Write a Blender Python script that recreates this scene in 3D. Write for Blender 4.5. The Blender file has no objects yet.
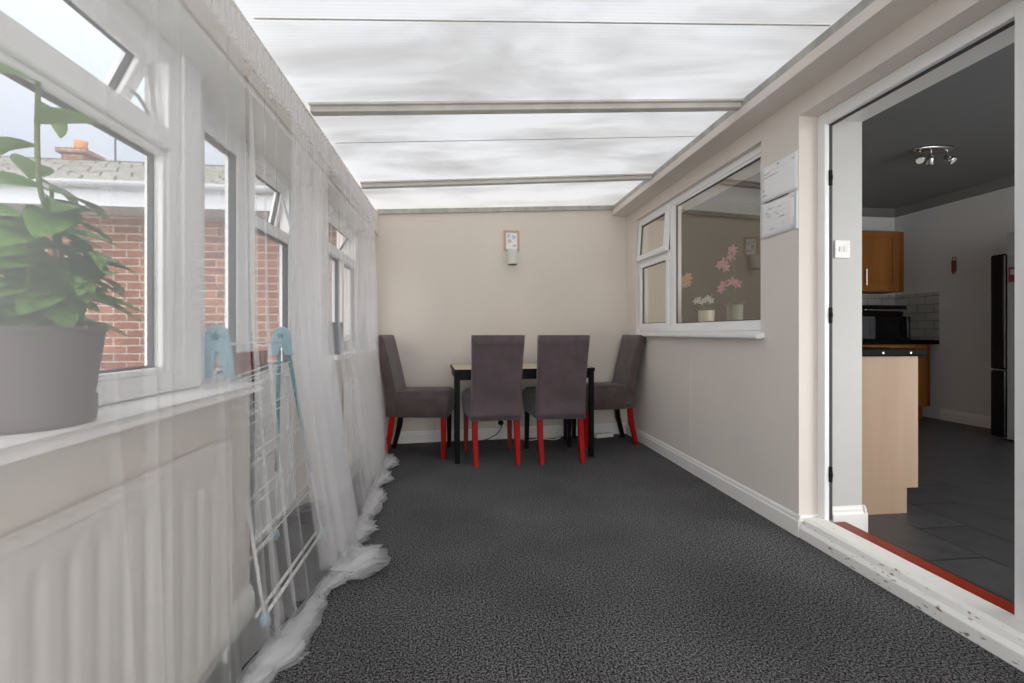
import bpy, bmesh, math, random
from mathutils import Vector, Matrix, Euler, noise
random.seed(7)
sc = bpy.context.scene
COL = sc.collection
PI = math.pi

# ------------------------------------------------------------------ materials
def lin(h):
    h = h.lstrip('#')
    v = [int(h[i:i+2], 16)/255 for i in (0, 2, 4)]
    return tuple((c/12.92 if c <= .04045 else ((c+.055)/1.055)**2.4) for c in v) + (1,)

class NT:
    def __init__(s, name):
        s.m = bpy.data.materials.new(name); s.m.use_nodes = True
        s.t = s.m.node_tree; s.t.nodes.clear()
        s.out = s.n('ShaderNodeOutputMaterial')
    def n(s, t, **kw):
        nd = s.t.nodes.new(t)
        for k, v in kw.items():
            if k in nd.inputs.keys(): nd.inputs[k].default_value = v
            else: setattr(nd, k, v)
        return nd
    def l(s, a, ao, b, bi): s.t.links.new(a.outputs[ao], b.inputs[bi])
    def coord(s, scale=(1,1,1), rot=(0,0,0)):
        tc = s.n('ShaderNodeTexCoord'); mp = s.n('ShaderNodeMapping')
        mp.inputs['Scale'].default_value = scale; mp.inputs['Rotation'].default_value = rot
        s.l(tc, 'Object', mp, 'Vector'); return mp
    def ramp(s, a, b, p0=0., p1=1.):
        r = s.n('ShaderNodeValToRGB'); e = r.color_ramp.elements
        e[0].position = p0; e[1].position = p1; e[0].color = a; e[1].color = b
        return r

def pbr(name, col, rough=.6, metal=0, var=.06, scale=6, bump=0, bscale=200, spec=.4, col2=None, stretch=(1,1,1), sheen=0):
    T = NT(name); b = T.n('ShaderNodeBsdfPrincipled')
    b.inputs['Roughness'].default_value = rough; b.inputs['Metallic'].default_value = metal
    b.inputs['Specular IOR Level'].default_value = spec
    if sheen: b.inputs['Sheen Weight'].default_value = sheen
    c = lin(col) if isinstance(col, str) else col
    c2 = (lin(col2) if col2 else tuple(x*(1-var) for x in c[:3])+(1,))
    mp = T.coord(stretch)
    nz = T.n('ShaderNodeTexNoise', Scale=scale, Detail=4.)
    T.l(mp, 'Vector', nz, 'Vector')
    r = T.ramp(c2, c, .35, .65); T.l(nz, 'Fac', r, 'Fac'); T.l(r, 'Color', b, 'Base Color')
    if bump:
        n2 = T.n('ShaderNodeTexNoise', Scale=bscale, Detail=3.)
        T.l(mp, 'Vector', n2, 'Vector')
        bp = T.n('ShaderNodeBump', Strength=bump, Distance=.003)
        T.l(n2, 'Fac', bp, 'Height'); T.l(bp, 'Normal', b, 'Normal')
    T.l(b, 'BSDF', T.out, 'Surface')
    return T.m

M = {}
M['cream'] = pbr('cream_paint', '#e3dbd3', .75, var=.05, scale=1.6, bump=.12, bscale=60, spec=.2)
M['cream_left'] = pbr('cream_paint_left', '#e3dbd3', .6, var=.05, scale=2, spec=.3)
M['cream_back'] = pbr('cream_paint_back', '#e0d7cd', .75, var=.05, scale=1.1, bump=.12, bscale=60, spec=.2)
M['white'] = pbr('white_gloss', '#eceae6', .35, var=.03, scale=3)
M['upvc'] = pbr('white_upvc', '#f1f1f0', .3, var=.02, scale=3)
M['gasket'] = pbr('grey_gasket', '#4a4c4e', .6)
M['alu'] = pbr('weathered_alu', '#b9b7b2', .5, metal=.2, var=.25, scale=14)
M['alud'] = pbr('rafter_grey', '#dcd8d2', .5, var=.12, scale=8)
M['rad'] = pbr('radiator_enamel', '#ebe6e0', .35, var=.03, scale=4)
M['black'] = pbr('black_metal', '#0b0b0b', .5, spec=.15, var=.1)
M['blackgloss'] = pbr('black_gloss', '#0c0c0d', .18, var=.1)
M['beech'] = pbr('beech_veneer', '#a18a75', .5, col2='#927a64', scale=5, stretch=(1, 1, .06), var=.1)
M['tabletop'] = pbr('pale_tabletop', '#d6c8b2', .4, col2='#c6b497', scale=5, stretch=(.1, 1, 1))
M['oak'] = pbr('oak_door', '#96602c', .45, col2='#80501f', scale=7, stretch=(1, 1, .07))
M['oakd'] = pbr('oak_dark', '#8a5024', .45, col2='#74401a', scale=7, stretch=(1, 1, .07))
M['fabric'] = pbr('aubergine_faux_suede', '#5d4f54', .65, col2='#4f4246', scale=9, bump=.25, bscale=160, spec=.35, sheen=.25)
M['fabric_b'] = pbr('brown_faux_suede', '#58494a', .6, col2='#483a3a', scale=9, bump=.25, bscale=160, spec=.35, sheen=.2)
M['red'] = pbr('red_lacquer', '#a80e0c', .5, spec=.15, col2='#880b08', scale=10, stretch=(1, 1, .2))
M['redd'] = pbr('dark_red_lacquer', '#7a1512', .4)
M['legblack'] = pbr('black_lacquer', '#100b0a', .45, spec=.15)
M['pot'] = pbr('brown_plastic', '#5f5150', .55, var=.08, scale=3)
M['soil'] = pbr('soil', '#2b211a', .95, var=.5, scale=60, bump=.8, bscale=80)
M['leaf'] = pbr('leaf_green', '#7fa84a', .45, col2='#4d7a38', scale=9)
M['stem'] = pbr('stem_green', '#6c7a43', .6)
M['teal'] = pbr('teal_plastic', '#2f8b93', .45, var=.05)
M['teal_l'] = pbr('pale_blue_plastic', '#9cc6d3', .45, var=.05)
M['rod'] = pbr('white_coated_wire', '#f0efec', .4)
M['mat'] = pbr('dark_doormat', '#3b3b3d', .95, var=.4, scale=120, bump=.8, bscale=300)
M['shoe'] = pbr('dark_grey_shoe', '#33343a', .7)
M['bristle'] = pbr('brown_bristle', '#a06a45', .8, col2='#6d432a', scale=60, stretch=(1, 1, .15))
M['dgrey'] = pbr('dark_grey_plastic', '#4a4c50', .45)
M['steelgrey'] = pbr('grey_vase', '#6b6d70', .4, var=.15, scale=3)
M['chrome'] = pbr('brushed_steel', '#c9c9c9', .25, metal=1, var=.03)
M['brass'] = pbr('antique_metal', '#5d5248', .4, metal=.8)
M['paper'] = pbr('white_paper', '#f1f1f1', .8, var=.02)
M['paperg'] = pbr('grey_paper', '#d5d8dc', .8, var=.02)
M['ink'] = pbr('grey_ink', '#b9babd', .8)
M['inkred'] = pbr('pink_ink', '#dcc4c2', .8)
M['inkblue'] = pbr('pale_blue_ink', '#c3d3e4', .8)
M['frame_tan'] = pbr('tan_frame', '#c9ab90', .5)
M['offwhite'] = pbr('off_white_plastic', '#dcdcd4', .45)
M['kwall'] = pbr('kitchen_wall_paint', '#d9dad9', .8, var=.03, scale=2, spec=.2)
M['kceil'] = pbr('kitchen_ceiling_dimmed', '#7d7d7d', .85, var=.02, spec=.1)  # grey darkened so the ceiling looks unlit: shade put into the colour
M['worktop'] = pbr('black_worktop', '#060606', .6, spec=.1, var=.3, scale=200)
M['fridge'] = pbr('fridge_grey', '#8d8f90', .35, var=.05)
M['leather'] = pbr('tan_leather', '#7c452d', .5)
M['pinkpetal'] = pbr('pink_petal', '#efc0cd', .6, col2='#dd96ae', scale=40)
M['whitepetal'] = pbr('white_petal', '#f8f7fc', .6)
M['creampetal'] = pbr('cream_petal', '#ead2ac', .6, col2='#dcb98c', scale=30)
M['ceramic'] = pbr('white_ceramic', '#e8e6da', .3)
M['sage'] = pbr('sage_ceramic', '#8f9a8c', .4)
M['threshold'] = pbr('red_brown_threshold', '#8e2c14', .4, col2='#701f0d', scale=8, stretch=(1, .1, 1))
M['chimney'] = pbr('chimney_pot', '#c98f5c', .8)
M['card'] = pbr('pale_card', '#9c9d9c', .7)
M['soffit'] = pbr('white_soffit', '#b9bcc0', .5, var=.02)
M['ground'] = pbr('paving', '#9a978f', .9, var=.2, scale=3)

def carpet():
    T = NT('charcoal_carpet'); b = T.n('ShaderNodeBsdfPrincipled', Roughness=.95); b.inputs['Specular IOR Level'].default_value = .1
    mp = T.coord()
    n1 = T.n('ShaderNodeTexNoise', Scale=140., Detail=2., Roughness=.9); T.l(mp, 'Vector', n1, 'Vector')
    n2 = T.n('ShaderNodeTexNoise', Scale=2.2, Detail=2.); T.l(mp, 'Vector', n2, 'Vector')
    r = T.ramp(lin('#161616'), lin('#848384'), .44, .60); T.l(n1, 'Fac', r, 'Fac')
    r2 = T.ramp((.82, .82, .82, 1), (1.1, 1.1, 1.1, 1), .3, .7); T.l(n2, 'Fac', r2, 'Fac')
    mx = T.n('ShaderNodeMix', data_type='RGBA', blend_type='MULTIPLY'); mx.inputs[0].default_value = 1
    T.t.links.new(r.outputs['Color'], mx.inputs[6]); T.t.links.new(r2.outputs['Color'], mx.inputs[7])
    T.t.links.new(mx.outputs[2], b.inputs['Base Color'])
    bp = T.n('ShaderNodeBump', Strength=.5, Distance=.004); T.l(n1, 'Fac', bp, 'Height'); T.l(bp, 'Normal', b, 'Normal')
    T.l(b, 'BSDF', T.out, 'Surface'); return T.m
M['carpet'] = carpet()

def brickmat(name, c1, c2, mortar, bw, bh, ms, plane='XZ', rough=.85, offset=.5, bump=.4, spec=.3, tint=.5):
    T = NT(name); b = T.n('ShaderNodeBsdfPrincipled', Roughness=rough); b.inputs['Specular IOR Level'].default_value = spec
    tc = T.n('ShaderNodeTexCoord'); sp = T.n('ShaderNodeSeparateXYZ'); cb = T.n('ShaderNodeCombineXYZ')
    T.l(tc, 'Object', sp, 'Vector')
    T.l(sp, plane[0], cb, 'X'); T.l(sp, plane[1], cb, 'Y')
    br = T.n('ShaderNodeTexBrick'); br.offset = offset
    br.inputs['Color1'].default_value = lin(c1); br.inputs['Color2'].default_value = lin(c2); br.inputs['Mortar'].default_value = lin(mortar)
    br.inputs['Scale'].default_value = 1; br.inputs['Brick Width'].default_value = bw; br.inputs['Row Height'].default_value = bh
    br.inputs['Mortar Size'].default_value = ms; br.inputs['Bias'].default_value = 0
    T.l(cb, 'Vector', br, 'Vector')
    nz = T.n('ShaderNodeTexNoise', Scale=9., Detail=5.); T.l(cb, 'Vector', nz, 'Vector')
    r = T.ramp((1-tint*.5,)*3+(1,), (1+tint*.3,)*3+(1,), .3, .7); T.l(nz, 'Fac', r, 'Fac')
    mx = T.n('ShaderNodeMix', data_type='RGBA', blend_type='MULTIPLY'); mx.inputs[0].default_value = 1
    T.t.links.new(br.outputs['Color'], mx.inputs[6]); T.t.links.new(r.outputs['Color'], mx.inputs[7])
    T.t.links.new(mx.outputs[2], b.inputs['Base Color'])
    iv = T.n('ShaderNodeMath', operation='SUBTRACT'); iv.inputs[0].default_value = 1; T.t.links.new(br.outputs['Fac'], iv.inputs[1])
    bp = T.n('ShaderNodeBump', Strength=bump, Distance=.006); T.l(iv, 'Value', bp, 'Height'); T.l(bp, 'Normal', b, 'Normal')
    T.l(b, 'BSDF', T.out, 'Surface'); return T.m
M['brick'] = brickmat('red_brick', '#8f604d', '#74493f', '#a89a8e', .225, .075, .006, tint=.5)
M['chimbrick'] = brickmat('chimney_brick', '#8d5e4b', '#7d5548', '#a4978c', .225, .075, .006)
M['slate'] = brickmat('slate_floor_tile', '#424345', '#393a3c', '#18181a', .6, .3, .005, 'YX', rough=.42, bump=.15, spec=.5, tint=.35)
M['ktile'] = brickmat('pale_wall_tile', '#b7b5b0', '#adaba6', '#77756f', .2, .1, .004, 'YZ', rough=.25, bump=.2, tint=.1)
M['rooftile'] = brickmat('grey_roof_tile', '#8f8e88', '#7d7c76', '#55544f', .3, .16, .012, 'XY', rough=.9, tint=.3)

def glass(name, ior, tint=(1, 1, 1, 1)):
    T = NT(name); tr = T.n('ShaderNodeBsdfTransparent', Color=tint); gl = T.n('ShaderNodeBsdfGlossy', Roughness=0.)
    fr = T.n('ShaderNodeFresnel'); ge = T.n('ShaderNodeNewGeometry'); mr = T.n('ShaderNodeMapRange'); mr.inputs['To Min'].default_value = ior; mr.inputs['To Max'].default_value = 1/ior
    T.l(ge, 'Backfacing', mr, 'Value'); T.l(mr, 'Result', fr, 'IOR'); mx = T.n('ShaderNodeMixShader')
    T.l(fr, 'Fac', mx, 'Fac'); T.l(tr, 'BSDF', mx, 1); T.l(gl, 'BSDF', mx, 2); T.l(mx, 'Shader', T.out, 'Surface'); return T.m
M['glass'] = glass('window_glass', 1.25)
M['glass_k'] = glass('double_glazing', 2.0, (.90, .88, .83, 1))

def voile():
    T = NT('white_voile'); tr = T.n('ShaderNodeBsdfTransparent', Color=(1, 1, 1, 1))
    d = T.n('ShaderNodeBsdfDiffuse', Color=(.93, .93, .94, 1)); t = T.n('ShaderNodeBsdfTranslucent', Color=(.93, .93, .94, 1))
    a = T.n('ShaderNodeMixShader', Fac=.5); T.l(d, 'BSDF', a, 1); T.l(t, 'BSDF', a, 2)
    mx = T.n('ShaderNodeMixShader', Fac=VOILE); T.l(tr, 'BSDF', mx, 1); T.l(a, 'Shader', mx, 2)
    T.l(mx, 'Shader', T.out, 'Surface'); return T.m
VOILE = .21
M['voile'] = voile()
VOILE = .285
M['voile_near'] = voile()
VOILE = .34
M['hem'] = voile()

def polycarb():
    T = NT('opal_polycarbonate')
    tc = T.n('ShaderNodeTexCoord'); mp = T.n('ShaderNodeMapping'); T.l(tc, 'Object', mp, 'Vector')
    # flutes running across the roof
    wv = T.n('ShaderNodeTexWave', Scale=16., Distortion=0.); wv.bands_direction = 'Y'; T.l(mp, 'Vector', wv, 'Vector')
    r1 = T.ramp((.90, .90, .90, 1), (1, 1, 1, 1)); T.l(wv, 'Fac', r1, 'Fac')
    # grime drifts lying on the sheet
    mp2 = T.n('ShaderNodeMapping'); mp2.inputs['Scale'].default_value = (.6, 1.7, 1); mp2.inputs['Location'].default_value = (3.1, .4, 0)
    mp2.inputs['Rotation'].default_value = (0, 0, -.12)
    T.l(tc, 'Object', mp2, 'Vector')
    nz = T.n('ShaderNodeTexNoise', Scale=1.3, Detail=6., Roughness=.6, Distortion=.5); T.l(mp2, 'Vector', nz, 'Vector')
    r2 = T.ramp((.56, .545, .52, 1), (1, 1, 1, 1), .33, .56); T.l(nz, 'Fac', r2, 'Fac')
    mx = T.n('ShaderNodeMix', data_type='RGBA', blend_type='MULTIPLY'); mx.inputs[0].default_value = 1
    T.t.links.new(r1.outputs['Color'], mx.inputs[6]); T.t.links.new(r2.outputs['Color'], mx.inputs[7])
    m2 = T.n('ShaderNodeMix', data_type='RGBA', blend_type='MULTIPLY'); m2.inputs[0].default_value = 1
    T.t.links.new(mx.outputs[2], m2.inputs[6]); m2.inputs[7].default_value = (.56, .56, .56, 1)
    d = T.n('ShaderNodeBsdfDiffuse', Color=(.85, .85, .85, 1)); t = T.n('ShaderNodeBsdfTranslucent')
    T.t.links.new(m2.outputs[2], t.inputs['Color'])
    s = T.n('ShaderNodeMixShader', Fac=.52); T.l(d, 'BSDF', s, 1); T.l(t, 'BSDF', s, 2)
    T.l(s, 'Shader', T.out, 'Surface'); return T.m
M['poly'] = polycarb()

def stepmat():
    T = NT('worn_white_step'); b = T.n('ShaderNodeBsdfPrincipled', Roughness=.4)
    mp = T.coord((1, .35, 1)); nz = T.n('ShaderNodeTexNoise', Scale=60., Detail=5.); T.l(mp, 'Vector', nz, 'Vector')
    tc = T.n('ShaderNodeTexCoord'); sp = T.n('ShaderNodeSeparateXYZ'); T.l(tc, 'Object', sp, 'Vector')
    # chips only along the nosing band
    g = T.n('ShaderNodeMapRange'); T.l(sp, 'X', g, 'Value'); g.inputs['From Min'].default_value = 1.748; g.inputs['From Max'].default_value = 1.768
    g.inputs['To Min'].default_value = .075; g.inputs['To Max'].default_value = 0
    sb = T.n('ShaderNodeMath', operation='ADD'); T.l(nz, 'Fac', sb, 0); T.l(g, 'Result', sb, 1)
    r = T.ramp(lin('#eeece8'), lin('#8a6f52'), .69, .73); T.l(sb, 'Value', r, 'Fac'); T.l(r, 'Color', b, 'Base Color')
    T.l(b, 'BSDF', T.out, 'Surface'); return T.m
M['step'] = stepmat()

# ------------------------------------------------------------------ mesh helpers
def link(name, bm, mat, parent=None, smooth=False, bevel=0, loc=None, rot=None, seg=2, subsurf=0, weld=False):
    me = bpy.data.meshes.new(name)
    if weld: bmesh.ops.remove_doubles(bm, verts=bm.verts, dist=1e-5)
    bmesh.ops.recalc_face_normals(bm, faces=bm.faces)
    bm.to_mesh(me); bm.free()
    for p in me.polygons: p.use_smooth = smooth
    if isinstance(mat, (list, tuple)):
        for m in mat: me.materials.append(m)
    else: me.materials.append(mat)
    o = bpy.data.objects.new(name, me); COL.objects.link(o)
    if parent: o.parent = parent
    if loc is not None: o.location = loc
    if rot is not None: o.rotation_euler = rot
    if bevel:
        b = o.modifiers.new('bevel', 'BEVEL'); b.width = bevel; b.segments = seg; b.limit_method = 'ANGLE'; b.angle_limit = .6
    if subsurf:
        s = o.modifiers.new('sub', 'SUBSURF'); s.levels = s.render_levels = subsurf
    return o

def BM(): return bmesh.new()
def box(bm, lo, hi, mat=None):
    x0, y0, z0 = lo; x1, y1, z1 = hi
    v = [bm.verts.new(p) for p in [(x0,y0,z0),(x1,y0,z0),(x1,y1,z0),(x0,y1,z0),(x0,y0,z1),(x1,y0,z1),(x1,y1,z1),(x0,y1,z1)]]
    if mat is not None:
        for q in v: q.co = mat @ q.co
    for f in [(0,3,2,1),(4,5,6,7),(0,1,5,4),(1,2,6,5),(2,3,7,6),(3,0,4,7)]: bm.faces.new([v[i] for i in f])
    return bm
def boxes(*bs):
    bm = BM()
    for lo, hi in bs: box(bm, lo, hi)
    return bm
def B1(lo, hi): return box(BM(), lo, hi)
def prism(bm, poly, axis, a, b):
    """extrude a 2D polygon along an axis ('x','y','z') from a to b; the polygon's two coords are the other axes in order"""
    def P(u, v, w):
        return {'x': (w, u, v), 'y': (u, w, v), 'z': (u, v, w)}[axis]
    n = len(poly)
    A = [bm.verts.new(P(u, v, a)) for u, v in poly]; Bv = [bm.verts.new(P(u, v, b)) for u, v in poly]
    bm.faces.new(A); bm.faces.new(Bv[::-1])
    for i in range(n): bm.faces.new([A[i], A[(i+1) % n], Bv[(i+1) % n], Bv[i]])
    return bm
def tube(bm, pts, r, seg=8, caps=True):
    pts = [Vector(p) for p in pts]; rings = []
    rr = r if isinstance(r, (list, tuple)) else [r]*len(pts)
    ref = None
    for i, p in enumerate(pts):
        d = (pts[min(i+1, len(pts)-1)] - pts[max(i-1, 0)]).normalized()
        if ref is None: ref = Vector((0, 0, 1)) if abs(d.z) < .9 else Vector((1, 0, 0))
        u = d.cross(ref).normalized(); v = d.cross(u).normalized(); ref = u.cross(d).normalized()
        rings.append([bm.verts.new(p + (u*math.cos(2*PI*k/seg) + v*math.sin(2*PI*k/seg))*rr[i]) for k in range(seg)])
    for a, b in zip(rings, rings[1:]):
        for k in range(seg): bm.faces.new([a[k], a[(k+1) % seg], b[(k+1) % seg], b[k]])
    if caps: bm.faces.new(rings[0][::-1]); bm.faces.new(rings[-1])
    return bm
def T1(pts, r, seg=8): return tube(BM(), pts, r, seg)
def lathe(bm, prof, seg=32, c=(0, 0, 0)):
    rings = []
    for r, z in prof:
        if r < 1e-6: rings.append([bm.verts.new((c[0], c[1], c[2]+z))])
        else: rings.append([bm.verts.new((c[0]+r*math.cos(2*PI*k/seg), c[1]+r*math.sin(2*PI*k/seg), c[2]+z)) for k in range(seg)])
    for a, b in zip(rings, rings[1:]):
        for k in range(seg):
            k2 = (k+1) % seg
            if len(a) == 1 and len(b) == 1: continue
            if len(a) == 1: bm.faces.new([a[0], b[k2], b[k]])
            elif len(b) == 1: bm.faces.new([a[k], a[k2], b[0]])
            else: bm.faces.new([a[k], a[k2], b[k2], b[k]])
    return bm
def rrect(w, d, r, n=4):
    """rounded rectangle outline, half sizes w,d"""
    out = []
    for cx, cy, a0 in ((w-r, d-r, 0), (-w+r, d-r, PI/2), (-w+r, -d+r, PI), (w-r, -d+r, 1.5*PI)):
        for k in range(n+1):
            a = a0 + PI/2*k/n; out.append((cx+r*math.cos(a), cy+r*math.sin(a)))
    return out
def loft(bm, rings):
    R = [[bm.verts.new(p) for p in r] for r in rings]; n = len(R[0])
    for a, b in zip(R, R[1:]):
        for k in range(n): bm.faces.new([a[k], a[(k+1) % n], b[(k+1) % n], b[k]])
    bm.faces.new(R[0][::-1]); bm.faces.new(R[-1]); return bm

def structure(o): o['kind'] = 'structure'; return o
def S(name, bm, mat, **k): return structure(link(name, bm, mat, **k))
def thing(name, label, cat, loc=(0, 0, 0), rz=0, group=None):
    o = bpy.data.objects.new(name, None); COL.objects.link(o); o.empty_display_size = .1
    o.location = loc; o.rotation_euler = (0, 0, rz); o['label'] = label; o['category'] = cat
    if group: o['group'] = group
    return o
def tag(o, label, cat, group=None):
    o['label'] = label; o['category'] = cat
    if group: o['group'] = group
    return o
def lab(o, s): o['label'] = s; return o

# ------------------------------------------------------------------ main dimensions (metres, camera over the origin)
XR = 1.745       # right wall face
XRI = 2.07       # kitchen side of the right wall
XL = -.775       # left dwarf wall face
XF = -.755       # left fascia face
YB0, KB = 4.366, .0715   # back wall plane y = YB0 + KB (x + .75)
YN = -1.3        # near end of the room
def yb(x): return YB0 + KB*(x+.75)
def zroof(x): return 2.215 + .069*(x+.75)

# ------------------------------------------------------------------ floor and walls
S('floor', B1((-1.07, YN, -.1), (XR+.02, 4.62, 0)), M['carpet'])
bm = BM()
prism(bm, [(-1.07, yb(-1.07)), (XRI, yb(XRI)), (XRI, yb(XRI)+.2), (-1.07, yb(-1.07)+.2)], 'z', -.1, 2.62)
S('wall_back', bm, M['cream_back'])
# right (house) wall with window and doorway openings
WY0, WY1, WZ0, WZ1 = 2.431, 4.285, 1.045, 2.168
DY0, DY1, DZ1 = 1.13, 2.137, 2.172
bm = boxes(((XR, YN, -.1), (XRI, DY0, 2.75)), ((XR, DY0, DZ1), (XRI, DY1, 2.75)), ((XR, DY1, -.1), (XRI, WY0, 2.75)),
           ((XR, WY0, -.1), (XRI, WY1, WZ0)), ((XR, WY0, WZ1), (XRI, WY1, 2.75)), ((XR, WY1, -.1), (XRI, yb(XRI)+.15, 2.75)))
S('wall_right', bm, M['cream'])
# boxed beam along the top of the house wall
S('trim_1', B1((1.583, YN, 2.272), (XR+.001, yb(1.6)+.005, 2.325)), M['cream'], bevel=.003)
S('trim_2', B1((1.594, YN, 2.325), (XR+.001, yb(1.6)+.005, 2.374)), M['alu'])
# thin panel joint under the window
S('trim_3', B1((XR-.0025, 3.235, .13), (XR+.001, 3.246, 1.03)), M['cream'])

for k_, z_ in enumerate((.30, .53, .775)):
    S('trim_%d' % (30+k_), B1((XL-.001, YN, z_), (XL+.0025, 1.76, z_+.004)), M['white'])
# left side: dwarf walls, piers, fascia
LW0, LW1 = 1.785, 2.87      # garden door opening
S('wall_left', boxes(((-1.07, YN, -.1), (XL, LW0-.005, .835)), ((-1.07, LW1, -.1), (XL, yb(-.9)+.05, .885)),
                     ((-1.07, LW1, .885), (XL-.06, 3.02, 1.967)), ((-1.07, 4.12, .885), (XL-.06, yb(-.9)+.05, 1.967)),
                     ((-1.07, YN, 1.967), (XF, yb(-.9)+.05, 2.172)), ((-1.07, YN, 2.172), (-.81, yb(-.9)+.05, 2.209))), M['cream_left'])
S('trim_4', B1((-1.0, YN, 1.94), (XF-.012, yb(-.8)-.002, 1.966)), M['white'])
# flashing strip against the back wall and along the left edge
bm = BM(); prism(bm, [(-.76, zroof(-.76)-.045), (1.62, zroof(1.62)-.045), (1.62, zroof(1.62)-.002), (-.76, zroof(-.76)-.002)], 'y', 0, .02)
for v in bm.verts: v.co.y += yb(v.co.x) - .0215
S('trim_5', bm, M['alu'])
# roof
bm = BM(); 
for x0, x1, n in ((-1.12, 1.78, 1),):
    prism(bm, [(x0, zroof(x0)), (x1, zroof(x1)), (x1, zroof(x1)+.016), (x0, zroof(x0)+.016)], 'y', YN, 4.75)
bm.faces.ensure_lookup_table()
bmesh.ops.delete(bm, geom=[f for f in bm.faces if f.normal.z > .5 or abs(f.normal.z) < .5], context='FACES')
bm.verts.ensure_lookup_table()
bmesh.ops.delete(bm, geom=[v for v in bm.verts if not v.link_faces], context='VERTS')
if not bm.faces:
    q = [bm.verts.new(p) for p in [(-1.12, YN, zroof(-1.12)), (1.78, YN, zroof(1.78)), (1.78, 4.75, zroof(1.78)), (-1.12, 4.75, zroof(-1.12))]]
    bm.faces.new(q)
S('ceiling', bm, M['poly'])
# rafters: a cap above a wider bar
n = 5
for yr in (.35, 2.41, 3.60):
    bm = BM()
    prism(bm, [(-.752, zroof(-.752)-.042), (1.60, zroof(1.60)-.042), (1.60, zroof(1.60)-.003), (-.752, zroof(-.752)-.003)], 'y', yr-.022, yr+.03)
    n += 1; S('trim_%d' % n, bm, M['alud'], bevel=.004)
    bm = BM()
    prism(bm, [(-.752, zroof(-.752)-.016), (1.60, zroof(1.60)-.016), (1.60, zroof(1.60)-.003), (-.752, zroof(-.752)-.003)], 'y', yr-.045, yr-.022)
    n += 1; S('trim_%d' % n, bm, M['alud'], bevel=.002)
# seams where the roof sheets overlap
for k_, ys_ in enumerate((1.76, 2.86)):
    bm = BM(); prism(bm, [(-.752, zroof(-.752)-.0035), (1.585, zroof(1.585)-.0035), (1.585, zroof(1.585)-.0005), (-.752, zroof(-.752)-.0005)], 'y', ys_, ys_+.007)
    S('trim_%d' % (40+k_), bm, M['alud'])
# near end behind the camera: low wall and glazing added for fill light
S('wall_front', boxes(((-1.02, YN-.15, -.1), (XRI, YN, .12)), ((-1.02, YN-.15, .12), (-.9, YN, 2.3)), ((1.60, YN-.15, .12), (XRI, YN, 2.5)), ((-.9, YN-.15, 2.08), (1.60, YN, 2.4))), M['cream_left'])
w = S('window_added_near', boxes(((-.9, YN-.1, .12), (1.6, YN-.04, .18)), ((-.9, YN-.1, 2.02), (1.6, YN-.04, 2.08)), ((-.9, YN-.1, .18), (-.84, YN-.04, 2.02)), ((1.54, YN-.1, .18), (1.6, YN-.04, 2.02)), ((.34, YN-.1, .18), (.41, YN-.04, 2.02))), M['upvc'])
link('glass', B1((-.84, YN-.075, .18), (1.54, YN-.07, 2.02)), M['glass'], w)

def skirt(name, a, b, h=.11, t=.016, side=1):
    """skirting board with a stepped, rounded top between floor points a and b; side tells which way it projects"""
    a = Vector(a); b = Vector(b); d = (b-a); L = d.length; d.normalize(); nrm = Vector((-d.y, d.x, 0))*side
    prof = [(0, 0), (t, 0), (t, h*.72), (t*.62, h*.80), (t*.62, h*.88), (t*.35, h*.97), (0, h)]
    bm = BM()
    A = [bm.verts.new(a + nrm*u + Vector((0, 0, v))) for u, v in prof]; Bv = [bm.verts.new(b + nrm*u + Vector((0, 0, v))) for u, v in prof]
    bm.faces.new(A); bm.faces.new(Bv[::-1]); k = len(prof)
    for i in range(k): bm.faces.new([A[i], A[(i+1) % k], Bv[(i+1) % k], Bv[i]])
    return S(name, bm, M['white'])
skirt('baseboard_back', (-.775, yb(-.775), 0), (XR, yb(XR), 0), side=-1)
skirt('baseboard_right', (XR, DY1-.014, 0), (XR, yb(XR)-.0, 0), side=1)
skirt('baseboard_reveal', (XR-.0, DY1, 0), (1.848, DY1, 0), side=-1)
skirt('baseboard_near', (XR, YN, 0), (XR, DY0-.02, 0), side=1)
skirt('baseboard_left', (XL, YN, 0), (XL, LW0, 0), side=-1)
skirt('baseboard_far', (XL, LW1, 0), (XL, yb(XL), 0), side=-1)

# ------------------------------------------------------------------ kitchen doorway frame, step, threshold
FX0, FX1 = 1.848, 1.876
fy0, fy1, fz = 1.302, 2.088, 2.112
d1 = S('door_1', boxes(((FX0, fy1, .0), (FX1, DY1, DZ1)), ((FX0, DY0, .0), (FX1, fy0, DZ1)), ((FX0, fy0, fz), (FX1, fy1, DZ1))), M['upvc'], bevel=.004)
link('rebate', boxes(((FX1, fy1-.004, .1), (FX1+.012, fy1+.05, fz+.03)), ((FX1, fy0-.04, .1), (FX1+.012, fy0+.004, fz+.03)), ((FX1, fy0-.04, fz-.007), (FX1+.012, fy1+.05, fz+.03))), M['gasket'], d1)
for z in (.33, 1.14, 1.84):
    k = link('latch_keep', B1((FX1-.006, fy1-.007, z-.04), (FX1+.012, fy1+.012, z+.04)), M['black'], d1, bevel=.003); lab(k, 'black latch keep')
    link('screw_plate', B1((FX1-.004, fy1-.016, z-.012), (FX1+.004, fy1-.007, z+.012)), M['black'], k)
bm = BM(); prism(bm, [(XR-.012, 0), (1.872, 0), (1.872, .094), (1.85, .10), (1.775, .098), (1.758, .09), (1.748, .066), (XR-.012, .05)], 'y', DY0-.0, DY1-.018)
S('trim_20', bm, M['step'], bevel=.003)
bm = BM(); prism(bm, [(1.873, .02), (1.955, .02), (1.955, .088), (1.94, .096), (1.873, .094)], 'y', DY0, DY1-.07)
S('trim_21', bm, M['threshold'], bevel=.003)

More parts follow.
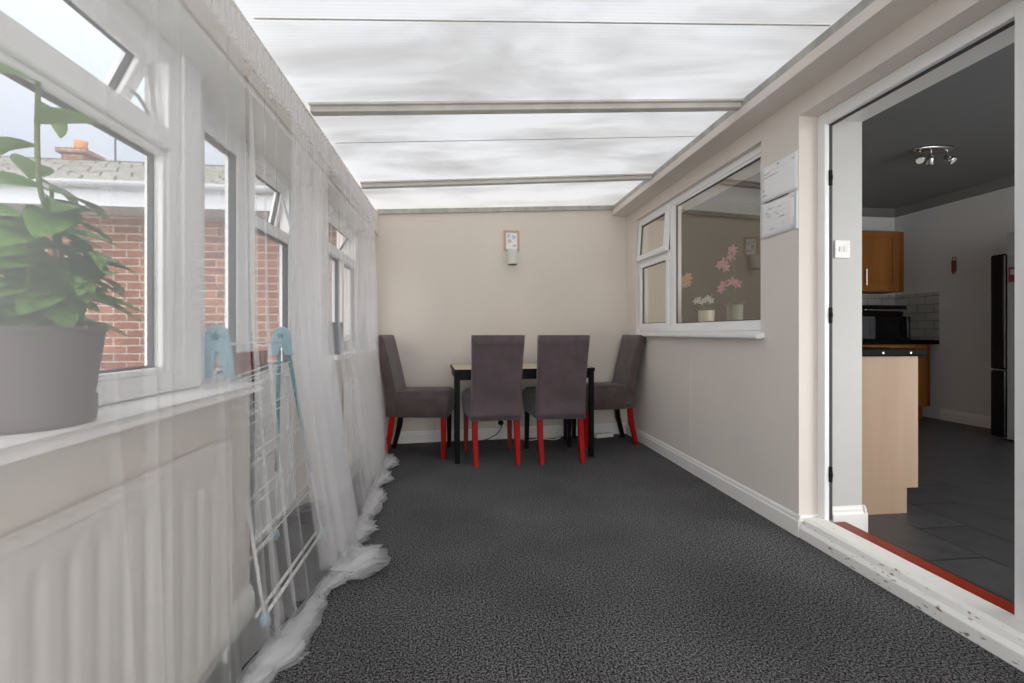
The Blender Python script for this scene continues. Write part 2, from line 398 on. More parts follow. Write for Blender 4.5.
# ------------------------------------------------------------------ kitchen window in the house wall
gx = 1.80
def frame_yz(bm, y0, y1, z0, z1, t, x0, x1):
    box(bm, (x0, y0, z0), (x1, y1, z0+t)); box(bm, (x0, y0, z1-t), (x1, y1, z1))
    box(bm, (x0, y0, z0+t), (x1, y0+t, z1-t)); box(bm, (x0, y1-t, z0+t), (x1, y1, z1-t)); return bm
wk = S('window_4', frame_yz(BM(), WY0, WY1, WZ0+.02, WZ1, .045, gx-.02, gx+.05), M['upvc'], bevel=.003)
link('mullion', B1((gx-.02, 3.575, WZ0+.065), (gx+.05, 3.64, WZ1-.045)), M['upvc'], wk, bevel=.003)
link('transom', B1((gx-.02, 3.64, 1.705), (gx+.05, WY1-.045, 1.76)), M['upvc'], wk, bevel=.003)
link('bead', frame_yz(BM(), WY0+.045, 3.575, WZ0+.065, WZ1-.045, .018, gx-.012, gx+.012), M['upvc'], wk)
link('gasket', frame_yz(BM(), WY0+.063, 3.557, WZ0+.083, WZ1-.063, .007, gx-.006, gx+.006), M['gasket'], wk)
link('fixed_glass', B1((gx-.003, WY0+.065, WZ0+.085), (gx+.003, 3.555, WZ1-.065)), M['glass_k'], wk)
def sash(name, y0, y1, z0, z1, x0, x1, parent, gmat, t=.05, hinge='top', ang=0):
    """opening light: frame plus its pane, hinged along its top edge"""
    H = z1-z0
    p = link(name, frame_yz(BM(), y0, y1, -H, 0, t, x0, x1), M['upvc'], parent, bevel=.004, loc=(0, 0, z1), rot=(0, ang, 0))
    xm = (x0+x1)/2
    link('gasket', frame_yz(BM(), y0+t-.002, y1-t+.002, -H+t-.002, -t+.002, .008, xm-.006, xm+.012), M['gasket'], p)
    link('pane', B1((xm-.002, y0+t, -H+t), (xm+.002, y1-t, -t)), gmat, p)
    return p
sk = sash('lower_sash', 3.645, WY1-.02, WZ0+.045, 1.73, gx-.034, gx+.004, wk, M['glass_k'])
p = sash('vent_sash', 3.645, WY1-.02, 1.75, WZ1-.03, -.018, .018, wk, M['glass_k'], ang=math.radians(4)); p.location.x = gx-.018
bm = BM(); prism(bm, [(gx+.0, WZ0-.012), (1.705, WZ0-.03), (1.690, WZ0-.022), (1.690, WZ0-.004), (gx, WZ0+.022)], 'y', WY0-.03, WY1+.02)
lab(link('outer_sill', bm, M['upvc'], wk, bevel=.003), 'white sloping sill')
link('inner_sill', B1((gx+.05, WY0+.002, WZ0+.002), (XRI+.05, WY1-.002, WZ0+.028)), M['white'], wk, bevel=.004)
link('vent_grille', B1((1.698, 4.215, WZ0-.0045), (1.712, 4.265, WZ0+.002)), M['gasket'], wk)

# ------------------------------------------------------------------ left glazing
gl0, gl1 = -.955, -.885      # frame depth
def win(name, y0, y1, z0, z1, t=.06):
    return S(name, frame_yz(BM(), y0, y1, z0, z1, t, gl0, gl1), M['upvc'], bevel=.004)
def sill(y0, y1, z, parent, xf=-.738):
    bm = BM(); prism(bm, [(gl0, z-.028), (xf+.012, z-.028), (xf+.003, z-.022), (xf, z-.014), (xf+.003, z-.005), (xf+.014, z), (gl0, z)], 'y', y0, y1)
    return link('sill', bm, M['white'], parent, smooth=False, bevel=.003)
# near window
w1 = win('window_1', -.75, 1.555, .868, 1.94)
sill(-1.2, LW0+.012, .866, w1)
link('transom', B1((gl0, -.69, 1.605), (gl1+.012, 1.495, 1.672)), M['upvc'], w1, bevel=.006)
link('mullion', B1((gl0, .30, .928), (gl1+.004, .36, 1.605)), M['upvc'], w1, bevel=.004)
link('bead', frame_yz(BM(), .36, 1.495, .928, 1.605, .018, gl1-.04, gl1-.005), M['upvc'], w1, bevel=.004)
link('gasket', frame_yz(BM(), .378, 1.477, .946, 1.587, .007, gl1-.045, gl1-.03), M['gasket'], w1)
link('glass', B1((-.925, .37, .94), (-.921, 1.485, 1.595)), M['glass'], w1)
link('near_glass', B1((-.925, -.69, .928), (-.921, .30, 1.605)), M['glass'], w1)
sv = sash('vent_sash', -.68, 1.485, 1.645, 1.905, -.035, .02, w1, M['glass'], t=.045, ang=math.radians(26)); sv.location.x = -.93
# stay of the open vent
link('stay', tube(BM(), [(-.915, 1.478, 1.685), (-.955, 1.470, 1.76), (-1.01, 1.464, 1.80)], .006, 6), M['chrome'], w1)
link('stay', tube(BM(), [(-.912, 1.478, 1.69), (-.925, 1.474, 1.86)], .006, 6), M['chrome'], w1)
link('post', prism(prism(BM(), [(gl0, 1.557), (gl1+.01, 1.557), (gl1+.01, 1.655), (gl0, 1.655)], 'z', .868, 1.94), [(gl0, 1.656), (gl1-.03, 1.656), (-.94, 1.80), (-1.05, 1.80), (-1.05, 1.735)], 'z', .868, 1.94), M['upvc'], w1, bevel=.004)
# garden door: two narrow leaves, the second with an open top light
e0_, e1_ = -1.055, -.985; em = (e0_+e1_)/2
d2 = S('door_2', frame_yz(BM(), 1.80, 2.868, -.02, 1.94, .05, e0_, e1_), M['upvc'], bevel=.004)
link('stile', B1((e0_, 2.215, .03), (e1_+.01, 2.28, 1.89)), M['upvc'], d2, bevel=.004)
link('leaf', boxes(((e0_+.01, 1.85, .03), (e1_-.005, 1.885, 1.89)), ((e0_+.01, 2.155, .03), (e1_-.005, 2.215, 1.89)), ((e0_+.01, 1.885, 1.845), (e1_-.005, 2.155, 1.89)), ((e0_+.01, 1.885, .80), (e1_-.005, 2.155, .88)), ((e0_+.02, 1.885, .03), (e1_-.025, 2.155, .80))), M['upvc'], d2, bevel=.004)
link('gasket', frame_yz(BM(), 1.885, 2.155, .88, 1.845, .008, e1_-.04, e1_-.012), M['gasket'], d2)
link('glass', B1((em-.002, 1.888, .885), (em+.002, 2.152, 1.84)), M['glass'], d2)
link('leaf', boxes(((e0_+.01, 2.28, .03), (e1_-.005, 2.33, 1.89)), ((e0_+.01, 2.775, .03), (e1_-.005, 2.818, 1.89)), ((e0_+.01, 2.33, 1.57), (e1_-.005, 2.775, 1.63)), ((e0_+.01, 2.33, .80), (e1_-.005, 2.775, .88)), ((e0_+.02, 2.33, .03), (e1_-.025, 2.775, .80))), M['upvc'], d2, bevel=.004)
link('gasket', frame_yz(BM(), 2.33, 2.775, .88, 1.57, .008, e1_-.04, e1_-.012), M['gasket'], d2)
link('glass', B1((em-.002, 2.333, .885), (em+.002, 2.772, 1.565)), M['glass'], d2)
sv2 = sash('vent_sash', 2.32, 2.785, 1.625, 1.90, -.03, .015, d2, M['glass'], t=.04, ang=math.radians(11)); sv2.location.x = em-.005
link('stay', tube(BM(), [(-.985, 2.755, 1.62), (-.965, 2.73, 1.66), (-.962, 2.60, 1.78)], .008, 6), M['upvc'], d2)
# far window
w3 = win('window_3', 3.025, 4.115, .913, 1.94)
sill(2.86, yb(-.75)-.03, .911, w3, -.742)
link('transom', B1((gl0, 3.085, 1.60), (gl1+.01, 4.055, 1.665)), M['upvc'], w3, bevel=.006)
link('mullion', B1((gl0, 3.54, .973), (gl1+.004, 3.60, 1.60)), M['upvc'], w3, bevel=.004)
for a, b in ((3.085, 3.54), (3.60, 4.055)):
    link('gasket', frame_yz(BM(), a, b, .973, 1.60, .012, gl1-.045, gl1-.02), M['gasket'], w3)
    link('glass', B1((-.925, a, .973), (-.921, b, 1.60)), M['glass'], w3)
s3 = sash('vent_sash', 3.09, 4.05, 1.66, 1.90, -.03, .015, w3, M['glass'], t=.045, ang=math.radians(30)); s3.location.x = -.925
for y in (3.14, 3.95):
    link('stay', tube(BM(), [(-.90, y, 1.67), (-.95, y, 1.76), (-1.0, y, 1.74)], .007, 6), M['upvc'], w3)

# ------------------------------------------------------------------ radiators
def radiator(label, y0, y1, z0, z1, xw, ncol):
    cy = (y0+y1)/2; L = y1-y0; h = z1-z0
    r = thing('radiator', label, 'radiator', (xw, cy, 0), 0, 'white panel radiators')
    ny = ncol*8; nz = 40; bm = BM(); G = []
    for j in range(nz+1):
        z = h*j/nz; row = []
        for i in range(ny+1):
            y = -L/2 + L*i/ny; ph = (i/8.) % 1
            edge = min(1, max(0, min(z-.055, h-.055-z)/.02)); inside = 1 if .03 < (i/ny) < .97 else 0
            g = max(0, math.cos((ph-.5)*2*PI))**.7 if abs(ph-.5) < .25 else 0
            row.append(bm.verts.new((.062 - .0065*g*edge*inside, y, z0+z)))
        G.append(row)
    for j in range(nz):
        for i in range(ny): bm.faces.new([G[j][i], G[j][i+1], G[j+1][i+1], G[j+1][i]])
    o = link('front_panel', bm, M['rad'], r, smooth=True)
    s = o.modifiers.new('solid', 'SOLIDIFY'); s.thickness = .004; s.offset = -1
    link('back_panel', B1((.012, -L/2+.01, z0+.02), (.022, L/2-.01, z1-.02)), M['rad'], r)
    for sy in (-1, 1):
        link('side_panel', B1((.008, sy*(L/2+.003)-.003, z0+.02), (.064, sy*(L/2+.003)+.003, z1+.002)), M['rad'], r, bevel=.002)
    bm = BM(); box(bm, (.008, -L/2, z1-.001), (.018, L/2, z1+.006)); box(bm, (.052, -L/2, z1-.001), (.066, L/2, z1+.006))
    k = int(L/.045)
    for i in range(k+1):
        y = -L/2+.004+(L-.02)*i/k; box(bm, (.018, y, z1-.001), (.052, y+.033, z1+.004))
    link('top_grille', bm, M['rad'], r)
    bm = BM(); lathe(bm, [(0, 0), (.011, 0), (.011, .03), (.016, .032), (.017, .065), (.012, .075), (0, .075)], 16, (.035, L/2+.022, z0+.02))
    link('valve', bm, M['white'], r, smooth=True)
    link('pipe', T1([(.035, L/2+.022, 0), (.035, L/2+.022, z0+.022)], .0075), M['white'], r)
    return r
radiator('long white ribbed radiator under the near windowsill with the potted plant', -.35, 1.508, .085, .698, XL+.0005, 27)
radiator('white radiator under the far windowsill by the back wall', 3.12, 3.93, .15, .728, XL+.0005, 12)

# ------------------------------------------------------------------ voile curtains
def xbase(y, v):
    """how far the cloth hangs from the left wall: v = 0 at the rod, 1 at the floor"""
    top = -.69
    pts = [(-.5, -.66), (1.0, -.655), (1.44, -.635), (1.75, -.575), (2.07, -.53), (2.6, -.55), (3.2, -.575), (3.6, -.60), (3.9, -.655), (4.2, -.66)]
    b = pts[-1][1]
    for (ya, xa), (yc, xc) in zip(pts, pts[1:]):
        if ya <= y <= yc: b = xa + (xc-xa)*(y-ya)/(yc-ya); break
    if y < pts[0][0]: b = pts[0][1]
    mid = -.682
    if v < .45: return top + (mid-top)*(v/.45)
    return mid + (b-mid)*((v-.45)/.55)**1.3
RODZ = 2.0
def curtain(label, y0, y1, dens, nu, seed, amp=.02, puddle=1.0, hw=.10):
    """dens(u) gives folds per metre of rod; sheet falls to the floor and ends in a crumpled hem"""
    rnd = random.Random(seed)
    root = thing('voile_curtain', label, 'curtain', (-.66, (y0+y1)/2, 0), 0, 'white voile curtains along the left windows')
    ph = 0; phs = []; ys = []
    for i in range(nu+1):
        u = i/nu; y = y0+(y1-y0)*u; ys.append(y); phs.append(ph); ph += 2*PI*dens(u)*(y1-y0)/nu
    ox, oy = root.location.x, root.location.y
    ridges = [(y0+(y1-y0)*rnd.random(), rnd.uniform(-.12, .12), .014+.014*rnd.random()) for _ in range(int((y1-y0)*4)+1)]
    nv = 34; bm = BM(); G = []
    for j in range(nv+1):
        v = j/nv; z = RODZ + .04 - (RODZ+.04-.05)*v; row = []
        for i in range(nu+1):
            y = ys[i]; a = amp*(.35+.9*min(1, v*1.4)) * min(1, .35 + dens(i/nu)/14)
            w = noise.noise(Vector((y*2.2+seed, v*1.1, seed)))*.6
            p = phs[i] + 1.6*noise.noise(Vector((y*1.5, v*1.6, seed*3.1)))
            x = xbase(y, v) + a*(math.sin(p) + .35*math.sin(2.3*p+1.3*seed+v*2)) + .010*w*(.3+v)
            for yk, sl, hk in ridges:
                q = (y-yk-sl*(v-.5))/.013
                if abs(q) < 3: x += hk*math.exp(-q*q)*(.35+.65*v)
            yy = y + a*.55*math.cos(p*1.0+.7)
            row.append(bm.verts.new((x-ox, yy-oy, z)))
        G.append(row)
    for j in range(nv):
        for i in range(nu): bm.faces.new([G[j][i], G[j][i+1], G[j+1][i+1], G[j+1][i]])
    link('sheet', bm, M['voile_near'] if seed == 1 else M['voile'], root, smooth=True)
    # gathered heading on the wire
    bm = BM(); rows = []; npl = int((y1-y0)/.006)
    for z, k_ in ((RODZ-.05, 1.25), (RODZ-.01, .8), (RODZ+.05, 1.1)):
        rows.append([bm.verts.new((-.688 + .011*k_*math.sin(2*PI*i*.006/.034+seed) + .006*noise.noise(Vector((i*.05, seed, z*9))) - ox, y0+.006*i - oy, z + .004*noise.noise(Vector((i*.09, z, seed))))) for i in range(npl+1)])
    for a, b in zip(rows, rows[1:]):
        for i in range(npl): bm.faces.new([a[i], a[i+1], b[i+1], b[i]])
    link('heading', bm, M['hem'], root, smooth=True)
    # hem: cloth heaped on the carpet
    prof = [(0, .05), (.006, .02)]
    for k in range(26):
        t_ = k/25; ring = k % 6
        prof.append((.045 + (.055-.018*t_)*math.sin(k*1.25+seed), .008 + .042*t_*abs(math.cos(k*.9+seed)) + .012*t_))
    bm = BM(); G = []
    nh = max(60, int((y1-y0)/.004))
    for k, (dx, z) in enumerate(prof):
        row = []
        for i in range(nh+1):
            y = y0+(y1-y0)*i/nh
            s = 1 + .75*noise.noise(Vector((y*3.1, seed, .5))) + .45*noise.noise(Vector((y*9, seed, 2.5))) + .25*noise.noise(Vector((y*23, seed, 4.5)))
            s += .9*math.exp(-((y-2.06)/.09)**2) + .5*math.exp(-((y-3.62)/.12)**2) + .4*math.exp(-((y-1.5)/.12)**2)
            jx = .018*noise.noise(Vector((y*9, k*2.3, seed))) + .004*noise.noise(Vector((y*34, k*1.9, seed)))
            jz = .019*noise.noise(Vector((y*11, k*2.7, seed+5))) + .004*noise.noise(Vector((y*38, k*2.1, seed+5)))
            x = xbase(y, 1) + dx*max(.35, s)*hw/.10*puddle + (jx if k else 0)
            zz = max(.005, z*(.45+.65*max(.35, s)*puddle*.8) + (jz if k else 0)) if k else .05
            row.append(bm.verts.new((x-ox, y-oy+.010*noise.noise(Vector((y*24, k, seed+9))), zz)))
        G.append(row)
    for j in range(len(prof)-1):
        for i in range(nh): bm.faces.new([G[j][i], G[j][i+1], G[j+1][i+1], G[j+1][i]])
    link('hem', bm, M['hem'], root, smooth=True)
    return root
curtain('sheer white curtain in front of the potted plant and long radiator', -.1, 1.54, lambda u: 2.2 if u < .9 else 6, 520, 1, .009, .9)
curtain('bunched white voile curtain hanging at the end of the near windowsill', 1.55, 1.94, lambda u: 9 if u < .6 else 1.5, 300, 2, .018, .9)
curtain('densely gathered white voile curtain beside the clothes airer, heaped at the hem', 1.95, 2.43, lambda u: 24, 520, 3, .026, 1.3)
curtain('white voile curtain by the far windowsill reaching the back wall', 2.44, 3.79, lambda u: 7 if u < .4 else 18, 620, 4, .022, 1.1)
rail = thing('curtain_wire', 'thin white curtain wire strung along the top of the left windows', 'curtain rail', (-.738, 1.9, RODZ))
link('wire', T1([(0, -3.0, 0), (0, 2.42, 0)], .004, 6), M['white'], rail)
for y in (-.9, .6, 1.92, 2.81, 3.9):
    link('hook', boxes(((-.016, y-1.9-.018, -.012), (.004, y-1.9+.018, .03))), M['white'], rail)

# ------------------------------------------------------------------ dining table
tx, ty, trz = .553, 4.0, math.atan(.0665)
t = thing('dining_table', 'pale-topped dining table with black metal frame against the back wall', 'table', (.553, 3.668, 0), trz)
tw, td, th_ = .585, .66, .755
link('tabletop', B1((-tw, .0, th_-.028), (tw, td, th_)), M['tabletop'], t, bevel=.004)
link('edge_band', boxes(((-tw-.002, -.006, th_-.03), (tw+.002, .0, th_+.001)), ((-tw-.006, -.006, th_-.03), (-tw, td, th_+.001)), ((tw, -.006, th_-.03), (tw+.006, td, th_+.001)), ((-tw-.002, td, th_-.03), (tw+.002, td+.006, th_+.001))), M['black'], t)
link('apron', boxes(((-tw+.01, .004, th_-.085), (tw-.01, .03, th_-.03)), ((-tw+.01, td-.03, th_-.085), (tw-.01, td-.004, th_-.03)), ((-tw+.004, .03, th_-.085), (-tw+.03, td-.03, th_-.03)), ((tw-.03, .03, th_-.085), (tw-.004, td-.03, th_-.03))), M['black'], t, bevel=.002)
for sx in (-1, 1):
    for y in (-.002, td-.038):
        x = sx*(tw-(.019 if y < .1 else .048))
        link('leg', B1((x-.02, y, 0), (x+.02, y+.04, th_-.03)), M['black'], t, bevel=.004)

# ------------------------------------------------------------------ dining chairs
def chair_meshes():
    # back: slip-covered panel that leans backwards, from below the seat to the top
    rings = []
    for i in range(15):
        f = i/14; z = .352 + (1.032-.352)*f
        lean = -.205 - .115*max(0, (z-.47)/.562)**1.15
        tt = .052 - .012*f
        if f > .93: tt *= .86
        wv = .205 - .006*math.sin(PI*f) + .006*f
        rings.append([(x, lean+y, z + (.006*(1-(x/wv)**2) if i == 14 else 0)) for x, y in rrect(wv, tt, .02)])
    back = loft(BM(), rings)
    rings = []
    for z, gx_, gy in ((.345, -.004, -.004), (.352, 0, 0), (.43, .008, .008), (.50, .012, .012), (.525, .006, .006), (.54, -.012, -.012)):
        rr = rrect(.213+gx_, .225+gy, .035)
        rings.append([(x*(1+.26*y), .045+y, z + (.012*(1-min(1, (x/.2)**2)) if z > .53 else 0)) for x, y in rr])
    seat = loft(BM(), rings)
    # crowned seat top
    seat.faces.ensure_lookup_table(); tf = max(seat.faces, key=lambda f: f.calc_center_median().z)
    bmesh.ops.inset_individual(seat, faces=[tf], thickness=.05, depth=0)
    for v in tf.verts: v.co.z += .012
    return back, seat
def leg_mesh(sx, front):
    if front: rings = [[(sx*.200+a*.75, .225+b*.75, 0) for a, b in rrect(.022, .022, .004, 2)], [(sx*.196+a, .225+b, .36) for a, b in rrect(.022, .022, .004, 2)]]
    else: rings = [[(sx*.168+a*.8, -.275+b*.8, 0) for a, b in rrect(.022, .022, .004, 2)], [(sx*.172+a, -.225+b, .2) for a, b in rrect(.022, .022, .004, 2)], [(sx*.172+a, -.205+b, .37) for a, b in rrect(.022, .022, .004, 2)]]
    return loft(BM(), rings)
b_, s_ = chair_meshes()
def first_chair():
    r = thing('dining_chair', '', 'chair', (0, 0, 0), 0, 'dining chairs around the table')
    o = link('backrest', b_, M['fabric'], r, smooth=True, bevel=.0)
    o.modifiers.new('ws', 'WEIGHTED_NORMAL')
    # hem line across the top of the slip cover
    bm = BM(); prism(bm, [(-.2, .958), (.2, .958), (.2, .9645), (-.2, .9645)], 'y', -.3625, -.352)
    link('top_seam', bm, M['fabric_b'], r, bevel=.002)
    link('seat', s_, M['fabric'], r, smooth=True)
    for sx in (-1, 1): link('leg', leg_mesh(sx, False), M['red'], r, bevel=.0)
    for sx in (-1, 1): link('leg', leg_mesh(sx, True), M['red'], r)
    return r
def copy_tree(o, parent=None):
    c = o.copy(); COL.objects.link(c)
    if parent: c.parent = parent
    for ch in [x for x in bpy.data.objects if x.parent == o]: copy_tree(ch, c)
    return c
proto = first_chair()
def set_chair(r, x, y, rz, label, mats, fab):
    r.location = (x, y, 0); r.rotation_euler = (0, 0, rz); r['label'] = label
    legs = [c for c in bpy.data.objects if c.parent == r and c.name.startswith('leg')]
    legs.sort(key=lambda c: c.name)
    for c, mk in zip(legs, mats):
        c.material_slots[0].link = 'OBJECT'; c.material_slots[0].material = M[mk]
        c['label'] = {'red': 'red leg', 'redd': 'dark red leg', 'legblack': 'black leg'}[mk]
    for c in bpy.data.objects:
        if c.parent == r and c.name.split('.')[0] in ('backrest', 'seat'):
            c.material_slots[0].link = 'OBJECT'; c.material_slots[0].material = M[fab]
clones = [proto] + [copy_tree(proto) for _ in range(3)]
def place(r, rx, ry, rz, *a):
    # rx, ry: floor point midway between the rear feet
    d = Matrix.Rotation(rz, 3, 'Z') @ Vector((0, .275, 0)); set_chair(r, rx+d.x, ry+d.y, rz, *a)
place(clones[0], .302, 3.555, .085, 'aubergine padded chair with its back to us, left of the middle pair', ['red', 'red', 'redd', 'redd'], 'fabric')
place(clones[1], .829, 3.56, .035, 'aubergine padded chair with its back to us, right of the middle pair', ['red', 'red', 'legblack', 'legblack'], 'fabric')
place(clones[2], -.607, 4.05, -PI/2-.10, 'brown padded chair at the left end of the table beside the curtain', ['legblack', 'red', 'legblack', 'red'], 'fabric_b')
place(clones[3], 1.650, 4.225, PI/2+.02, 'brown padded chair at the right end of the table under the windowsill', ['red', 'legblack', 'red', 'legblack'], 'fabric_b')

# ------------------------------------------------------------------ back wall items
rzb = math.atan(KB)
p = thing('picture', 'small framed picture with blue and pink marks on the back wall', 'picture', (.520, yb(.520)-.0005, 1.965), rzb)
link('frame', boxes(((-.078, -.016, -.10), (-.058, 0, .105)), ((.058, -.016, -.10), (.078, 0, .105)), ((-.058, -.016, .085), (.058, 0, .105)), ((-.058, -.016, -.10), (.058, 0, -.08))), M['frame_tan'], p, bevel=.002)
link('print', B1((-.058, -.008, -.08), (.058, -.001, .085)), M['paper'], p)
for x, z, rx, rz_, m in ((.02, .04, .022, .018, 'inkblue'), (-.02, .0, .02, .02, 'inkred'), (.028, -.045, .022, .014, 'inkred'), (-.03, .05, .014, .02, 'inkblue')):
    bm = BM(); prism(bm, [(x+rx*math.cos(a*PI/6), z+rz_*math.sin(a*PI/6)) for a in range(12)], 'y', -.0095, -.008); link('motif', bm, M[m], p)
bm = BM(); lathe(bm, [(0, 0), (.046, 0), (.052, .006), (.052, .125), (.048, .14), (0, .14)], 28)
f = thing('air_freshener', 'white cylindrical air freshener below the small picture on the back wall', 'air freshener', (.521, yb(.521)-.075, 1.722))
link('body', bm, M['offwhite'], f, smooth=True).modifiers.new('wn', 'WEIGHTED_NORMAL')
bm = BM(); lathe(bm, [(0, -.004), (.04, -.004), (.044, 0), (0, 0)], 24); link('base_cap', bm, M['dgrey'], f)
link('wall_bracket', B1((-.02, .045, .03), (.02, .073, .11)), M['offwhite'], f, bevel=.003)
so = thing('wall_socket', 'black plug in a low white wall socket behind the table', 'socket', (.405, yb(.405)-.0005, .165), rzb)
link('face_plate', B1((-.045, -.010, -.043), (.045, 0, .043)), M['white'], so, bevel=.003)
bm = BM(); lathe(bm, [(0, 0), (.027, 0), (.025, .03), (.012, .04), (0, .04)], 20)
for v in bm.verts: v.co = Vector((v.co.x+.004, -v.co.z-.0101, v.co.y))
link('plug', bm, M['black'], so, smooth=True)
link('flex', T1([(.004, -.05, -.005), (.0, -.075, -.05), (-.05, -.085, -.10), (-.12, -.09, -.135), (-.2, -.09, -.155)], .0045, 6), M['dgrey'], so, smooth=True)
def sp(pts, n=6):
    out = []
    P = [Vector(q) for q in pts]; P = [P[0]]+P+[P[-1]]
    for a, b, c, d in zip(P, P[1:], P[2:], P[3:]):
        for k in range(n):
            u = k/n; out.append(.5*((2*b)+(c-a)*u+(2*a-5*b+4*c-d)*u*u+(-a+3*b-3*c+d)*u**3))
    return out+[P[-2]]
tag(link('power_cable', T1(sp([(.60, 4.40, .007), (.70, 4.33, .007), (.80, 4.39, .007), (.92, 4.33, .007), (1.0, 4.40, .007), (.90, 4.42, .007), (.78, 4.435, .007)]), .006, 8), M['white'], smooth=True), 'loose white cable trailing on the carpet under the table', 'cable')
e = thing('extension_lead', 'white extension socket block on the carpet at the back wall', 'extension lead', (1.45, 4.40, 0), .25)
link('block', B1((-.10, -.028, 0), (.10, .028, .038)), M['white'], e, bevel=.006)
link('socket_face', boxes(((-.08, -.02, .038), (-.02, .02, .0395)), ((.02, -.02, .038), (.08, .02, .0395))), M['offwhite'], e)

# ------------------------------------------------------------------ calendar on the right wall
c = thing('wall_calendar', 'open white wall calendar pinned between the window and the doorway', 'calendar', (XR-.001, 2.28, 1.79))
# local: u along -y (towards camera), pages lie in the wall plane
def page(name, z0, z1, bow, mat, shear=0, dy=0):
    bm = BM(); G = []
    for j in range(9):
        f = j/8; row = []
        for i in range(9):
            g = i/8; y = .142 - .284*g + dy + shear*(1-f)*(1 if g > .5 else .3)
            x = -.003 - bow*math.sin(PI*f*.9)*(.3+g) - .002*math.sin(5*g)
            row.append(bm.verts.new((x, y, z0+(z1-z0)*f)))
        G.append(row)
    for j in range(8):
        for i in range(8): bm.faces.new([G[j][i], G[j][i+1], G[j+1][i+1], G[j+1][i]])
    o = link(name, bm, mat, c, smooth=True); s = o.modifiers.new('s', 'SOLIDIFY'); s.thickness = .0015; return o
up = page('upper_page', .003, .207, .004, M['paper'])
lo = page('lower_page', -.198, -.001, .010, M['paper'], .012, .004)
bm = boxes(((-.014, -.145, -.200), (-.003, -.128, -.004)))
link('under_pages', bm, M['paperg'], c)
link('hole', T1([(-.0085, .0, .19), (-.003, .0, .19)], .004, 10), M['gasket'], c)
link('spine', T1([(-.010, -.08, .0), (-.010, .10, .0)], .003, 6), M['dgrey'], c)
r2 = random.Random(3)
def mark(name, u, f, w, h, m, z0, z1, bow):
    """thin printed mark lying on a curved page: u along the page (0..1), f up the page"""
    bm = BM(); A = []
    for du in (-w/2, 0, w/2):
        for df in (-h/2, h/2):
            g = min(1, max(0, u+du)); ff = f+df
            x = -.003 - bow*math.sin(PI*ff*.9)*(.3+g) - .002*math.sin(5*g) - .0021
            A.append(bm.verts.new((x, .142-.284*g, z0+(z1-z0)*ff)))
    bm.faces.new([A[0], A[2], A[3], A[1]]); bm.faces.new([A[2], A[4], A[5], A[3]])
    o = link(name, bm, M[m], c); q = o.modifiers.new('s', 'SOLIDIFY'); q.thickness = .0006; return o
for u, f, w_, h_, m in ((.20, .78, .18, .022, 'ink'), (.30, .68, .42, .03, 'inkred'), (.08, .35, .05, .06, 'inkred'), (.12, .2, .10, .04, 'ink'), (.5, .82, .5, .012, 'paperg'), (.9, .86, .08, .02, 'ink')):
    mark('print_line', u, f, w_, h_, m, .003, .207, .004)
for k in range(14):
    mark('entry', .18+.55*r2.random(), .18+.62*r2.random(), .06+.10*r2.random(), .018, 'ink' if k % 3 else 'paperg', -.198, -.001, .010)
for k in range(5): mark('ruled_line', .46, .14+.16*k, .78, .006, 'paperg', -.198, -.001, .010)
mark('side_column', .9, .5, .13, .85, 'paperg', -.198, -.001, .010)

# ------------------------------------------------------------------ potted plant on the near sill
pp = thing('potted_plant', 'leafy citrus plant in a brown pot on the near windowsill', 'plant', (-.852, 1.0, .8665))
bm = BM(); lathe(bm, [(0, 0), (.098, 0), (.103, .006), (.105, .055), (.100, .058), (.102, .066), (.117, .186), (.122, .188), (.122, .196), (.114, .196), (.112, .17), (0, .17)], 40)
link('pot', bm, M['pot'], pp, smooth=True).modifiers.new('wn', 'WEIGHTED_NORMAL')
bm = BM(); lathe(bm, [(0, .176), (.06, .180), (.1115, .171)], 24); link('soil', bm, M['soil'], pp)
def leaf(bm, base, d, up, L, W, curl=.25):
    d = Vector(d).normalized(); up = Vector(up); s = d.cross(up).normalized(); n = s.cross(d).normalized()
    rows = []
    K = 7
    for k in range(K+1):
        f = k/K; w = W*math.sin(PI*min(1, f*.97+.02))**.62*(1-.15*f); drop = -curl*L*f*f
        c = Vector(base)+d*(L*f)+n*drop
        rows.append([bm.verts.new(c - s*w + n*w*.25), bm.verts.new(c), bm.verts.new(c + s*w + n*w*.25)])
    for a, b in zip(rows, rows[1:]):
        bm.faces.new([a[0], a[1], b[1], b[0]]); bm.faces.new([a[1], a[2], b[2], b[1]])
rp = random.Random(11)
stems = [[(0, 0, .17), (.02, .03, .26), (.03, .04, .36), (.01, .02, .46), (.01, .01, .56), (.02, .0, .68)],
         [(.03, .02, .17), (.045, .05, .26), (.04, .09, .36)],
         [(-.04, .03, .17), (-.02, .04, .28), (-.02, .03, .42)],
         [(.02, -.03, .17), (.045, -.05, .27), (.055, -.07, .40)],
         [(.03, -.0, .17), (.05, .0, .30), (.06, -.02, .46)],
         [(-.01, .05, .17), (.0, .085, .26), (-.01, .13, .34)]]
for si, st in enumerate(stems):
    link('stem', T1(sp(st, 4), .0045 if si == 0 else .0032, 6), M['stem'], pp, smooth=True)
bm = BM()
for si, st in enumerate(stems):
    P = sp(st, 6)
    for k in range(5 if si else 8, len(P), 1 if si else 2):
        q = P[k]
        for m in range(2 if si else 1):
            a = rp.random()*2*PI
            d = (.45*math.cos(a), math.sin(a), .35*rp.random()-.2)
            leaf(bm, q, d, (.5, 0, 1), .085+.045*rp.random(), .026+.014*rp.random(), .3)
